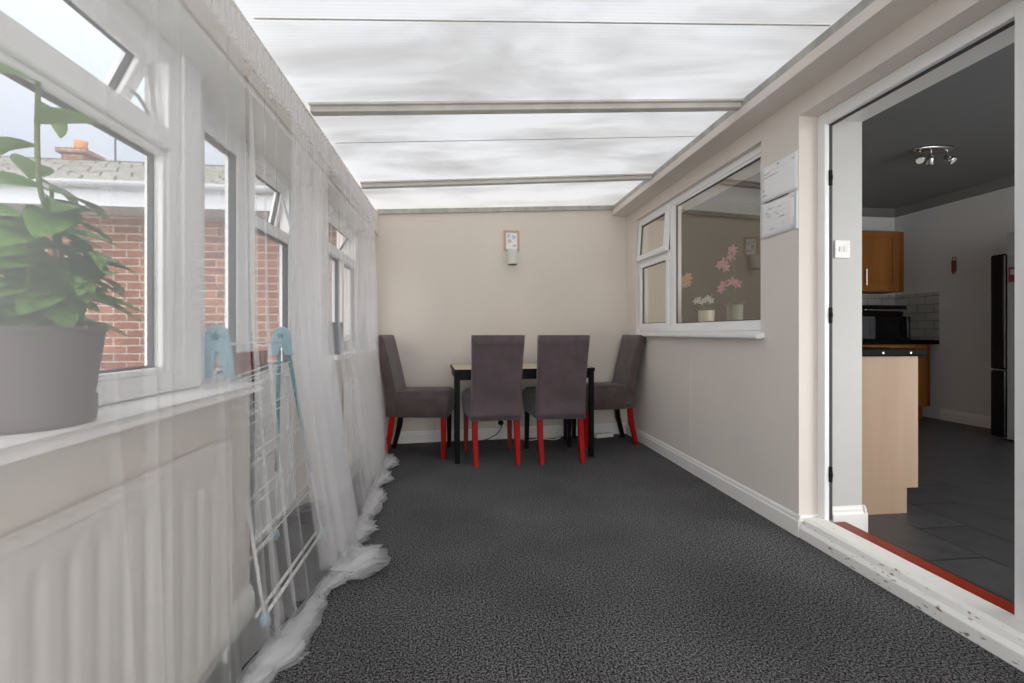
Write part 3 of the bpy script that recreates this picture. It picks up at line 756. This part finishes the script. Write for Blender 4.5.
# low bushy leaves that hide the soil
for k in range(70):
    a = rp.random()*2*PI; r0 = .015+.06*rp.random(); z = .19+.12*rp.random()
    b0 = (r0*math.cos(a), r0*math.sin(a), z)
    leaf(bm, b0, (math.cos(a+rp.uniform(-.6, .6)), math.sin(a+rp.uniform(-.6, .6)), rp.uniform(-.25, .5)), (.3, 0, 1), rp.uniform(.06, .095), rp.uniform(.026, .040), .4)
# leaves stay between the glass and the cloth
for v in bm.verts: v.co.x = max(-.062, min(.125, v.co.x))
o = link('foliage', bm, M['leaf'], pp, smooth=True)

# ------------------------------------------------------------------ clothes airer leaning by the garden door
A = thing('clothes_airer', 'folding white wire clothes airer with teal legs beside the garden door', 'clothes airer', (-.75, 1.9, 0))
def aw(x, y, z): return (x+.75, y-1.9, z)
yn, yf = 1.835, 2.46           # heads; the feet stand a little nearer the camera
hx, hz = -.915, 1.035
def head(y, m):
    bm = BM(); u0 = hx+.75; lz = hz-(.155 if y == yn else .10)
    prof = [(u0+.040*math.cos(PI*k/12), hz+.005+.043*math.sin(PI*k/12)) for k in range(13)]
    prof += [(u0-.054, hz-.06), (u0-.056, lz), (u0-.014, lz), (u0-.004, hz-.055), (u0+.004, hz-.055), (u0+.022, lz), (u0+.060, lz), (u0+.050, hz-.06)]
    prism(bm, prof, 'y', y-1.9-.014, y-1.9+.014)
    h = link('end_cap', bm, M[m], A, bevel=.006)
    link('hinge_pin', T1([aw(hx, y-.018, hz), aw(hx, y+.018, hz)], .013, 14), M['teal'], h)
    return h
head(yn, 'teal_l'); head(yf, 'teal_l')
fx = {-1: -.918, 1: -.69}     # feet of the two frames
topx = {-1: hx-.012, 1: hx+.032}
def legpt(y, sx, f):           # f = 0 head, 1 floor
    fy = y - (.13 if y == yn else .07)
    fz0 = .02 + (.0125 if sx < 0 else 0)
    return Vector(aw(topx[sx] + (fx[sx]-topx[sx])*f, y + (fy-y)*f, (hz-.13 if y == yn else hz-.075) + (fz0-(hz-.13 if y == yn else hz-.075))*f))
for y, m in ((yn, 'rod'), (yf, 'teal')):
    for sx in (-1, 1):
        lab(link('leg_sleeve', T1([legpt(y, sx, 0), legpt(y, sx, .66)], .0095, 10), M[m], A, smooth=True), 'teal leg sleeve' if m == 'teal' else 'white leg sleeve')
        link('leg', T1([legpt(y, sx, .66), legpt(y, sx, 1)], .0065, 8), M['rod'], A, smooth=True)
        bm = BM(); lathe(bm, [(0, 0), (.017, 0), (.019, .02), (.013, .045), (0, .045)], 14, tuple(legpt(y, sx, 1) - Vector((0, 0, .02))))
        link('foot', bm, M['teal_l'], A, smooth=True)
for sx in (-1, 1):
    for f in (.06, .10, .22, .26, .38, .42, .54, .58, .70, .74):
        link('rail', T1([legpt(yn, sx, f), legpt(yf, sx, f)], .0026, 6), M['rod'], A, smooth=True)
    link('base_rail', T1([legpt(yn, sx, .985), legpt(yf, sx, .985)], .0065, 8), M['rod'], A, smooth=True)
link('top_rail', T1([aw(hx, yn, hz-.03), aw(hx, yf+.06, hz-.03)], .0055, 8), M['rod'], A, smooth=True)
link('base_rail', T1([legpt(yn, 1, .985)+Vector((-.03, 0, 0)), legpt(yf, 1, .985)+Vector((-.03, 0, 0))], .0065, 8), M['rod'], A, smooth=True)

# upturned broom behind the airer
Bm = thing('broom', 'upturned broom with brown bristles standing against the garden door', 'broom', (-.962, 2.235, .0125))
link('handle', T1([(0, 0, 0), (0, 0, .86)], .010, 10), M['dgrey'], Bm, smooth=True)
link('head', B1((-.015, -.02, .845), (.012, .16, .885)), M['dgrey'], Bm, bevel=.006)
link('bristle_block', B1((-.015, -.13, .845), (.012, -.021, .885)), M['bristle'], Bm, bevel=.004)
bm = BM()
for k in range(70):
    y = -.125+.28*(k/69); x = -.012+.02*((k*7) % 5)/5
    tube(bm, [(x, y, .882), (x+rp.uniform(-.002, .002), y+rp.uniform(-.015, .015)-.01, .95)], .0042, 4)
link('bristles', bm, M['bristle'], Bm)

# ------------------------------------------------------------------ doormat, shoes
tag(link('doormat', B1((-.98, 1.86, .0), (-.725, 2.80, .012)), M['mat'], bevel=.004), 'dark doormat on the floor inside the garden door', 'doormat')
def shoe_bm():
    rings = []
    for i, (y, w, z0, z1) in enumerate([(-.13, .022, .004, .055), (-.12, .034, .002, .075), (-.07, .036, .0, .07), (0, .038, .0, .06), (.06, .044, .0, .05), (.11, .038, .0, .036), (.135, .018, .004, .022)]):
        rings.append([(x, y, (z0+z1)/2+q) for x, q in rrect(w, (z1-z0)/2, min(w, (z1-z0)/2)*.55, 3)])
    return loft(BM(), rings)
def shoe(x, y, rz, label, z=.012, m='shoe'):
    s = thing('shoe', label, 'shoe', (x, y, z), rz, 'dark shoes by the garden door')
    link('upper', shoe_bm(), M[m], s, smooth=True)
    bm = BM(); prism(bm, [(px_*1.06, py_*1.06) for px_, py_ in [(-.034, -.12), (.034, -.12), (.036, -.05), (.042, .06), (.036, .11), (.015, .135), (-.015, .135), (-.036, .11), (-.042, .06), (-.036, -.05)]], 'z', -.0, .012)
    link('sole', bm, M['black'], s)
    return s
shoe(-.83, 2.60, 1.5, 'black shoe on the doormat nearest the garden door', m='black')
shoe(-.80, 2.72, 1.45, 'dark grey shoe on the doormat beside the black shoe, farther from the camera')

# ------------------------------------------------------------------ things on the far sill
v = thing('vase', 'dark grey tapered cylinder vase on the far windowsill behind the curtain', 'vase', (-.832, 3.12, .9112))
bm = BM(); lathe(bm, [(0, 0), (.048, 0), (.052, .01), (.062, .21), (.058, .21), (.05, .02), (0, .02)], 32); link('body', bm, M['steelgrey'], v, smooth=True)
g = thing('glass_jar', 'small clear glass jar on the far windowsill next to the grey vase', 'jar', (-.82, 3.50, .9112))
bm = BM(); lathe(bm, [(0, 0), (.035, 0), (.038, .01), (.038, .09), (.028, .11), (.028, .125), (.025, .125), (.025, .11), (.034, .09), (.034, .008), (0, .008)], 24)
link('body', bm, M['glass_k'], g, smooth=True)
bm = BM(); lathe(bm, [(0, .1255), (.031, .1255), (.031, .14), (0, .14)], 24); link('lid', bm, M['offwhite'], g)
bt = thing('bottle', 'tall slim dark bottle at the back end of the far windowsill', 'bottle', (-.815, 4.0, .9112))
bm = BM(); lathe(bm, [(0, 0), (.03, 0), (.032, .01), (.032, .14), (.014, .19), (.013, .25), (0, .25)], 24); link('body', bm, M['dgrey'], bt, smooth=True)
bm = BM(); lathe(bm, [(0, .2505), (.015, .2505), (.015, .27), (0, .27)], 16); link('cap', bm, M['black'], bt)

# ------------------------------------------------------------------ kitchen shell
KX, KY0, KY1, KZ = 5.70, .7, 5.30, 2.66
S('floor_kitchen', B1((1.96, KY0-.1, -.1), (KX+.2, KY1+.2, .02)), M['slate'])
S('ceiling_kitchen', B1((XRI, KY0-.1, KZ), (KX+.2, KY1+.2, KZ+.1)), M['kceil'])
S('wall_kitchen_end', B1((XRI, KY1, 0), (KX+.2, KY1+.15, KZ)), M['kwall'])
S('wall_kitchen_shade_panel', B1((XRI, KY1-.12, .02), (3.90, KY1, KZ)), pbr('taupe_shade', '#5f5648', .85, var=.04, scale=2, spec=.1))  # added dark panel; its colour stands in for the dim kitchen behind the glass
S('wall_kitchen_near', boxes(((XRI, KY0-.1, 0), (2.2, KY0, KZ)), ((5.6, KY0-.1, 0), (KX+.2, KY0, KZ)), ((2.2, KY0-.1, 2.58), (5.6, KY0, KZ))), M['kwall'])
wn = S('window_added_kitchen', boxes(((2.2, KY0-.08, .02), (5.6, KY0-.02, .09)), ((2.2, KY0-.08, 2.51), (5.6, KY0-.02, 2.58)), ((2.2, KY0-.08, .09), (2.27, KY0-.02, 2.51)), ((5.53, KY0-.08, .09), (5.6, KY0-.02, 2.51)), ((3.86, KY0-.08, .09), (3.94, KY0-.02, 2.51))), M['upvc'])  # unseen window, added and widened to bring more daylight into the kitchen
link('glass', B1((2.27, KY0-.055, .09), (5.53, KY0-.05, 2.51)), M['glass'], wn)
S('wall_kitchen_far', B1((KX, KY0-.1, 0), (KX+.15, KY1+.15, KZ)), M['kwall'])
# kitchen face of the house wall's stub beside the doorway gets its own white lining
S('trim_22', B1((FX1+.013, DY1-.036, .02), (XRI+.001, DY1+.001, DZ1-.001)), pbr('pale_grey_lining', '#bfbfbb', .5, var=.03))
S('trim_23', B1((FX1+.013, DY0, DZ1-.03), (XRI+.001, DY1-.036, DZ1+.0)), M['white'])
skirt('baseboard_kitchen', (KX, KY0, .02), (KX, 4.72, .02), h=.13, t=.018, side=1)
skirt('baseboard_stub', (1.892, DY1-.036, .02), (XRI+.015, DY1-.036, .02), h=.14, t=.018, side=-1)
skirt('baseboard_stub_end', (XRI, DY1-.036-.018, .02), (XRI, DY1+.12, .02), h=.14, t=.018, side=-1)
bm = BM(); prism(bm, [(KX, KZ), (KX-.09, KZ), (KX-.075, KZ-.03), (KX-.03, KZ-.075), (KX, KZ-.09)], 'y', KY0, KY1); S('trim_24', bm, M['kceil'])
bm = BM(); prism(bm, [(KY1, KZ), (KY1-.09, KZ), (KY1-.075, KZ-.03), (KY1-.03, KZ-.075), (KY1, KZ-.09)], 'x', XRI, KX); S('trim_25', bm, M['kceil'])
# wall tiles around the far worktop
S('trim_26', B1((KX-.008, 4.74, .968), (KX+.001, KY1, 1.545)), M['ktile'])
S('trim_27', B1((4.75, KY1-.008, .968), (KX-.008, KY1+.001, 1.545)), brickmat('pale_wall_tile_end', '#b7b5b0', '#adaba6', '#77756f', .2, .1, .004, 'XZ', rough=.25, bump=.2, tint=.1))

# light switch on the lining
s = thing('light_switch', 'white two-gang light switch plate inside the kitchen doorway', 'light switch', (1.953, DY1-.0365, 1.48))
link('face_plate', B1((-.043, -.009, -.046), (.043, 0, .046)), M['white'], s, bevel=.003)
for x in (-.014, .012): link('rocker', B1((x-.008, -.013, -.013), (x+.008, -.009, .013)), M['offwhite'], s, bevel=.002)
for x in (-.032, .032): link('screw', T1([(x, -.0105, 0), (x, -.009, 0)], .004, 10), M['chrome'], s)

# ------------------------------------------------------------------ kitchen units
k = thing('base_cabinet', 'pale beech base cabinet end under the kitchen window beside the doorway', 'cabinet', (2.34, 2.29, .02))
link('end_panel', B1((-.269, 0, .145), (.275, .018, .898)), M['beech'], k, bevel=.002)
link('carcass', B1((-.269, .018, .145), (.262, 2.4, .898)), M['beech'], k)
link('plinth', B1((-.269, .002, 0), (.205, 2.4, .145)), M['beech'], k, bevel=.002)
for i in range(4):
    y0 = .022+i*.594
    d = link('door', B1((.2625, y0, .15), (.281, y0+.588, .895)), M['oak'], k, bevel=.003)
    link('handle', T1([(.30, y0+.06, .65), (.30, y0+.06, .80)], .006, 8), M['chrome'], d)
wt = thing('worktop', 'black worktop over the pale cabinet beside the kitchen doorway', 'worktop', (2.34, 2.27, .918))
link('slab', B1((-.268, 0, .0005), (.315, 2.5, .042)), M['worktop'], wt, bevel=.008)
for x in (.03, .205): link('edge_screw', T1([(x, -.0015, .02), (x, .0, .02)], .006, 10), M['chrome'], wt)

b = thing('base_cabinet', 'oak base cabinet with drawers below the microwave in the kitchen corner', 'cabinet', (4.85, 4.75, .02))
link('carcass', B1((-.9, .02, .15), (.735, .545, .895)), M['oakd'], b)
link('plinth', B1((-.9, .06, 0), (.70, .09, .15)), M['oakd'], b)
for i, (x0, x1) in enumerate(((-.9, -.36), (-.355, .185), (.19, .70))):
    d = link('drawer', B1((x0, 0, .73), (x1, .02, .89)), M['oak'], b, bevel=.004); link('handle', T1([(x0+.2, -.02, .81), (x1-.2, -.02, .81)], .005, 8), M['chrome'], d)
    d = link('door', B1((x0, 0, .155), (x1, .02, .725)), M['oak'], b, bevel=.004)
    link('door_panel', B1((x0+.08, -.003, .235), (x1-.08, .0, .645)), M['oak'], d, bevel=.003)
    link('handle', T1([(x0+.05, -.02, .5), (x0+.05, -.02, .68)], .005, 8), M['chrome'], d)
link('filler', B1((.703, .0, .155), (.735, .02, .89)), M['oakd'], b)
w = thing('worktop', 'black worktop under the microwave along the far kitchen wall', 'worktop', (4.85, 4.73, .916))
link('slab', B1((-.92, 0, .0), (.841, .569, .05)), M['worktop'], w, bevel=.01)
u = thing('wall_cabinet', 'oak wall cabinet above the microwave in the kitchen corner', 'cabinet', (4.95, 4.955, 1.56))
link('carcass', B1((-.75, .02, 0), (.45, .344, .745)), M['oakd'], u)
for x0, x1 in ((-.75, -.155), (-.15, .445)):
    d = link('door', boxes(((x0, 0, .0), (x0+.085, .02, .745)), ((x1-.085, 0, .0), (x1, .02, .745)), ((x0+.085, 0, .66), (x1-.085, .02, .745)), ((x0+.085, 0, .0), (x1-.085, .02, .085)), ((x0+.085, .008, .085), (x1-.085, .02, .66))), M['oak'], u, bevel=.003)
    h = link('handle', T1([(x0+.125, -.025, .07), (x0+.125, -.025, .27)], .006, 8), M['chrome'], d)
link('filler', B1((.451, .015, 0), (.525, .344, .745)), M['oakd'], u, bevel=.003)
mw = thing('microwave', 'black microwave oven with round dial on the far worktop', 'microwave', (5.12, 4.84, .9665))
link('case', B1((-.38, .02, .01), (.30, .36, .285)), M['black'], mw, bevel=.008)
link('door', B1((-.18, 0, .012), (.19, .02, .283)), M['blackgloss'], mw, bevel=.004)
link('control_panel', B1((-.38, .002, .012), (-.185, .02, .283)), M['dgrey'], mw, bevel=.004)
link('display', B1((-.25, -.001, .06), (-.235, .002, .25)), M['chrome'], mw)
link('handle', T1(sp([(.255, -.005, .03), (.225, -.035, .08), (.215, -.045, .15), (.225, -.035, .22), (.255, -.005, .27)]), .012, 10), M['dgrey'], mw, smooth=True)
link('side_frame', B1((.195, 0, .012), (.30, .02, .283)), M['black'], mw, bevel=.004)
gr = thing('grill', 'black contact grill lying on top of the microwave', 'grill', (5.11, 4.87, 1.2525))
link('base', B1((-.36, 0, 0), (.25, .28, .06)), M['black'], gr, bevel=.012)
link('lid', B1((-.37, -.01, .066), (.30, .29, .135)), M['blackgloss'], gr, bevel=.025, seg=3)
link('handle', T1(sp([(-.3, -.02, .075), (-.1, -.05, .07), (.2, -.05, .072), (.24, -.02, .075)]), .011, 8), M['chrome'], gr, smooth=True)
# fridge-freezer: door edge faces the doorway on its far side
fr = thing('fridge_freezer', 'dark fridge freezer against the kitchen wall right of the doorway view', 'fridge', (5.43, 3.47, .02))
link('case', B1((-.25, -.42, .02), (.245, .235, 1.76)), M['fridge'], fr, bevel=.006)
link('door', B1((-.262, .24, .68), (.245, .365, 1.79)), M['blackgloss'], fr, bevel=.02, seg=3)
link('freezer_door', B1((-.262, .24, .03), (.245, .365, .67)), M['blackgloss'], fr, bevel=.02, seg=3)
for x in (-.2, .2): link('foot', boxes(((x-.02, -.35, 0), (x+.02, -.31, .02)), ((x-.02, .15, 0), (x+.02, .19, .02))), M['black'], fr)
mg = thing('fridge_magnet', 'small dark red magnet card on the side of the fridge', 'magnet', (5.1795, 3.655, 1.60))
link('card', B1((-.004, -.03, -.07), (0, .03, .07)), pbr('dark_red_card', '#7d1f2b', .5), mg)
link('photo_strip', B1((-.0055, -.02, .0), (-.004, .02, .05)), M['card'], mg)
tag(link('storage_box', B1((5.178, 3.30, 1.7805), (5.5, 3.705, 2.0)), M['card'], bevel=.004), 'pale storage box standing on top of the fridge', 'box')
# hanging bottle opener
op = thing('hanging_bottle_opener', 'tan leather bottle opener hanging on the kitchen wall', 'bottle opener', (KX-.0005, 4.575, 1.83))
link('grip', B1((-.018, -.024, -.07), (0, .024, .06)), M['leather'], op, bevel=.005)
link('ring', boxes(((-.01, -.018, .06), (-.002, -.011, .10)), ((-.01, .011, .06), (-.002, .018, .10)), ((-.01, -.018, .094), (-.002, .018, .103))), M['chrome'], op)
link('tip', B1((-.016, -.02, -.095), (-.002, .02, -.07)), M['chrome'], op, bevel=.003)
# ceiling spotlights
ls = thing('ceiling_spotlight', 'chrome ceiling light with three spot heads in the kitchen', 'ceiling light', (4.10, 3.46, KZ-.0005), math.atan2(-.12, 1))
bm = BM(); lathe(bm, [(0, 0), (.17, 0), (.165, -.018), (.13, -.028), (0, -.03)], 36)
for q in bm.verts: q.co.y *= .42
link('base_plate', bm, M['chrome'], ls, smooth=True)
for i, (x, dx, dy) in enumerate(((-.12, -.04, -.05), (-.02, .02, .05), (.12, .03, -.05))):
    a = link('arm', T1([(x, 0, -.028), (x, 0, -.085)], .006, 8), M['chrome'], ls)
    d = Vector((dx, dy, -.06)).normalized(); c0 = Vector((x, 0, -.085))
    bm = BM(); tube(bm, [c0-d*.02, c0+d*.01, c0+d*.045, c0+d*.055], [.016, .027, .036, .036], 16)
    hd = link('spot_head', bm, M['chrome'], ls, smooth=True)
    link('bulb', T1([c0+d*.0551, c0+d*.059], .027, 14), M['ceramic'], hd)

# ------------------------------------------------------------------ orchids on the inner sill
def petal_flower(bm, c, r, n=5, face=(-.8, -.5, .1), seed=0):
    f = Vector(face).normalized(); u = f.cross(Vector((0, 0, 1))).normalized(); w = u.cross(f)
    for k in range(n):
        a = 2*PI*k/n+seed
        d = u*math.cos(a)+w*math.sin(a); leaf(bm, Vector(c), d+f*.25, f, r, r*(.34 if k % 2 else .27), .2)
def orchid(label, x, y, potm, pr, ph, petal, flowers, stems_, leaves, fr=.03):
    zs = WZ0+.0285
    o = thing('potted_orchid', label, 'plant', (x, y, zs), 0, 'orchids on the kitchen windowsill')
    bm = BM(); lathe(bm, [(0, 0), (pr*.82, 0), (pr*.86, .006), (pr, ph), (pr*.93, ph), (pr*.8, ph-.02), (0, ph-.02)], 28)
    link('pot', bm, potm, o, smooth=True).modifiers.new('wn', 'WEIGHTED_NORMAL')
    for st in stems_: link('stem', T1(sp(st, 5), .003, 6), M['stem'], o, smooth=True)
    bm = BM()
    for b0, d, L, W in leaves: leaf(bm, b0, d, (0, 0, 1) if abs(d[2]) < .8 else (-1, 0, 0), L, W, .25)
    link('leaves', bm, M['leaf'], o, smooth=True)
    for i, c_ in enumerate(flowers):
        bm = BM(); petal_flower(bm, c_, fr, 5, (-.8, -.55, .1), i)
        link('flower', bm, petal, o, smooth=True)
    return o
orchid('white flowering orchid in a white pot on the kitchen windowsill', 1.945, 3.36, M['ceramic'], .062, .155, M['whitepetal'],
       [(-.02, .12-.045*i, .235+.014*math.sin(2.1*i)) for i in range(6)], [[(0, 0, .14), (-.01, .06, .22), (-.015, .12, .245), (-.02, .03, .24), (-.02, -.10, .23)]],
       [((0, 0, .145), (-.1, 1, .35), .16, .022), ((0, 0, .145), (-.1, -1, .4), .15, .022), ((0, -.02, .145), (-.05, -.25, 1), .16, .018)], .028)
orchid('tall pink orchid in a sage green pot on the kitchen windowsill', 1.945, 2.99, M['sage'], .055, .175, M['pinkpetal'],
       [(-.02, .09, .50), (-.03, .13, .48), (0, .03, .56), (-.02, -.01, .57), (-.02, .07, .45), (-.01, .02, .52), (-.02, .10, .33), (-.01, .15, .30), (-.02, .0, .34), (-.01, -.05, .32)],
       [[(0, 0, .16), (.0, -.01, .30), (-.01, -.005, .46), (-.02, .01, .55), (-.02, .10, .49)], [(0, .01, .16), (0, .05, .26), (-.01, .11, .31)]],
       [((0, 0, .17), (-.1, 1, .3), .15, .022), ((0, 0, .17), (-.1, -1, .35), .15, .02)], .036)
orchid('cream orchid in a small cream pot on the kitchen windowsill, farthest along', 1.945, 3.86, M['ceramic'], .05, .10, M['creampetal'],
       [(-.02, -.22, .42), (-.03, -.19, .44), (-.01, -.25, .44), (-.02, -.26, .40), (-.02, -.20, .39), (-.01, -.23, .46)],
       [[(0, 0, .09), (0, -.03, .25), (-.01, -.12, .40), (-.02, -.22, .43)]],
       [((0, 0, .09), (-.1, 1, .3), .13, .02), ((0, 0, .09), (-.1, -1, .3), .13, .02)], .036)

# ------------------------------------------------------------------ outside: neighbour's bungalow
S('ground_outside', B1((-14, -8, -.3), (-1.07, 14, -.12)), M['ground'])
nb = thing('neighbour_house', 'red brick bungalow with grey tiled roof seen through the left windows', 'house', (-4, 4.62, -.12))
def nw(x, y, z): return (x+4, y-4.62, z+.12)
link('brick_wall', B1(nw(-9, 4.62, -.12), nw(-1.06, 4.9, 2.15)), M['brick'], nb)
link('soffit', B1(nw(-9.2, 4.30, 2.15), nw(-1.06, 4.65, 2.17)), M['soffit'], nb)
link('fascia_board', B1(nw(-9.2, 4.28, 2.15), nw(-1.06, 4.30, 2.30)), M['soffit'], nb)
bm = BM(); prism(bm, [(-.06+.06*math.cos(a), 2.345+.12+.05*math.sin(a)) for a in [PI+PI*k/8 for k in range(9)]], 'x', -5.2, 2.94)
for q in bm.verts: q.co.y += -.32
link('gutter', bm, M['soffit'], nb)
# hipped roof of stepped tile courses
bm = BM(); N = 14; y0, y1, z0, z1 = 4.24, 7.4, 2.30, 3.62
prev = None
for i in range(N):
    ya = y0+(y1-y0)*i/N; yb_ = y0+(y1-y0)*(i+1)/N; za = z0+(z1-z0)*i/N; zb = z0+(z1-z0)*(i+1)/N
    xr = -1.9 - .9*i/N; xr2 = -1.9-.9*(i+1)/N
    q = [bm.verts.new(nw(*p_)) for p_ in ((-9.2, ya, za+.03), (xr, ya, za+.03), (xr2, yb_, zb), (-9.2, yb_, zb))]
    bm.faces.new(q)
    r_ = [bm.verts.new(nw(*p_)) for p_ in ((-9.2, ya, za), (xr, ya, za))]
    bm.faces.new([r_[0], r_[1], q[1], q[0]])
e0 = [bm.verts.new(nw(*p_)) for p_ in ((-1.9, 4.24, 2.30), (-1.1, 4.24, 2.30), (-1.1, 7.4, 2.31), (-2.8, 7.4, 3.62))]
bm.faces.new(e0)
link('tiled_roof', bm, M['rooftile'], nb)
ch = thing('chimney', 'brick chimney stack with a buff pot beyond the bungalow roof', 'chimney', (-6.0, 7.95, 0))
link('stack', B1((-.16, -.16, -.12), (.16, .16, 3.86)), M['chimbrick'], ch)
link('capping', B1((-.21, -.21, 3.86), (.21, .21, 3.93)), M['chimbrick'], ch)
bm = BM(); lathe(bm, [(0, 3.93), (.09, 3.93), (.08, 4.09), (.09, 4.11), (0, 4.11)], 16); link('chimney_pot', bm, M['chimney'], ch, smooth=True)
an = thing('aerial', 'thin television aerial on a pole beside the chimney', 'aerial', (-5.5, 7.95, 0))
link('pole', T1([(0, 0, -.12), (0, 0, 4.18)], .014, 6), M['dgrey'], an)
link('boom', T1([(-.5, 0, 4.46), (.33, .0, 4.10)], .010, 6), M['dgrey'], an)
for f in (.05, .2, .78, .84, .9, .96):
    x = -.5+.83*f; z = 4.46-.36*f; link('element', T1([(x, -.2, z-.05), (x, .2, z+.05)], .007, 5), M['dgrey'], an)

# ------------------------------------------------------------------ sky, camera, colour management
W = bpy.data.worlds.new('overcast'); sc.world = W; W.use_nodes = True
nt = W.node_tree; nt.nodes.clear()
out = nt.nodes.new('ShaderNodeOutputWorld'); bg = nt.nodes.new('ShaderNodeBackground'); tc = nt.nodes.new('ShaderNodeTexCoord')
sx = nt.nodes.new('ShaderNodeSeparateXYZ'); rp_ = nt.nodes.new('ShaderNodeValToRGB')
nt.links.new(tc.outputs['Generated'], sx.inputs[0]); nt.links.new(sx.outputs['Z'], rp_.inputs['Fac'])
e = rp_.color_ramp.elements
e[0].position = 0; e[0].color = (.52, .55, .60, 1); e[1].position = 1; e[1].color = (1.55, 1.60, 1.68, 1)
m_ = e.new(.25); m_.color = (.46, .50, .575, 1)
m_ = e.new(.55); m_.color = (.80, .87, .97, 1)
bg.inputs['Strength'].default_value = .78
nt.links.new(rp_.outputs['Color'], bg.inputs['Color']); nt.links.new(bg.outputs[0], out.inputs[0])
def fill_sun(e, rot, ang, col):
    l = bpy.data.lights.new('fill_sun', 'SUN'); l.energy = e; l.angle = math.radians(ang); l.color = col
    o = bpy.data.objects.new('fill_sun', l); COL.objects.link(o); o.rotation_euler = rot
# broad fill lamp added low behind the camera, shining through the near glazing
fill_sun(2.9, (math.radians(66), 0, math.radians(9)), 110, (1, .97, .93))

F = 450.; th = math.atan(53/F)
cam = bpy.data.cameras.new('camera'); cam.sensor_width = 36; cam.lens = F/1024*36; cam.shift_y = -8.5/1024; cam.clip_start = .02
co = bpy.data.objects.new('camera', cam); COL.objects.link(co); co.location = (0, 0, 1.05); co.rotation_euler = (PI/2, 0, -th)
sc.camera = co
vs = sc.view_settings; vs.view_transform = 'Standard'; vs.look = 'None'; vs.exposure = 1.12; vs.gamma = 1; vs.use_curve_mapping = False
cy = sc.cycles; cy.max_bounces = 12; cy.diffuse_bounces = 6; cy.glossy_bounces = 4; cy.transmission_bounces = 8; cy.transparent_max_bounces = 48
cy.use_denoising = True; cy.sample_clamp_indirect = 6
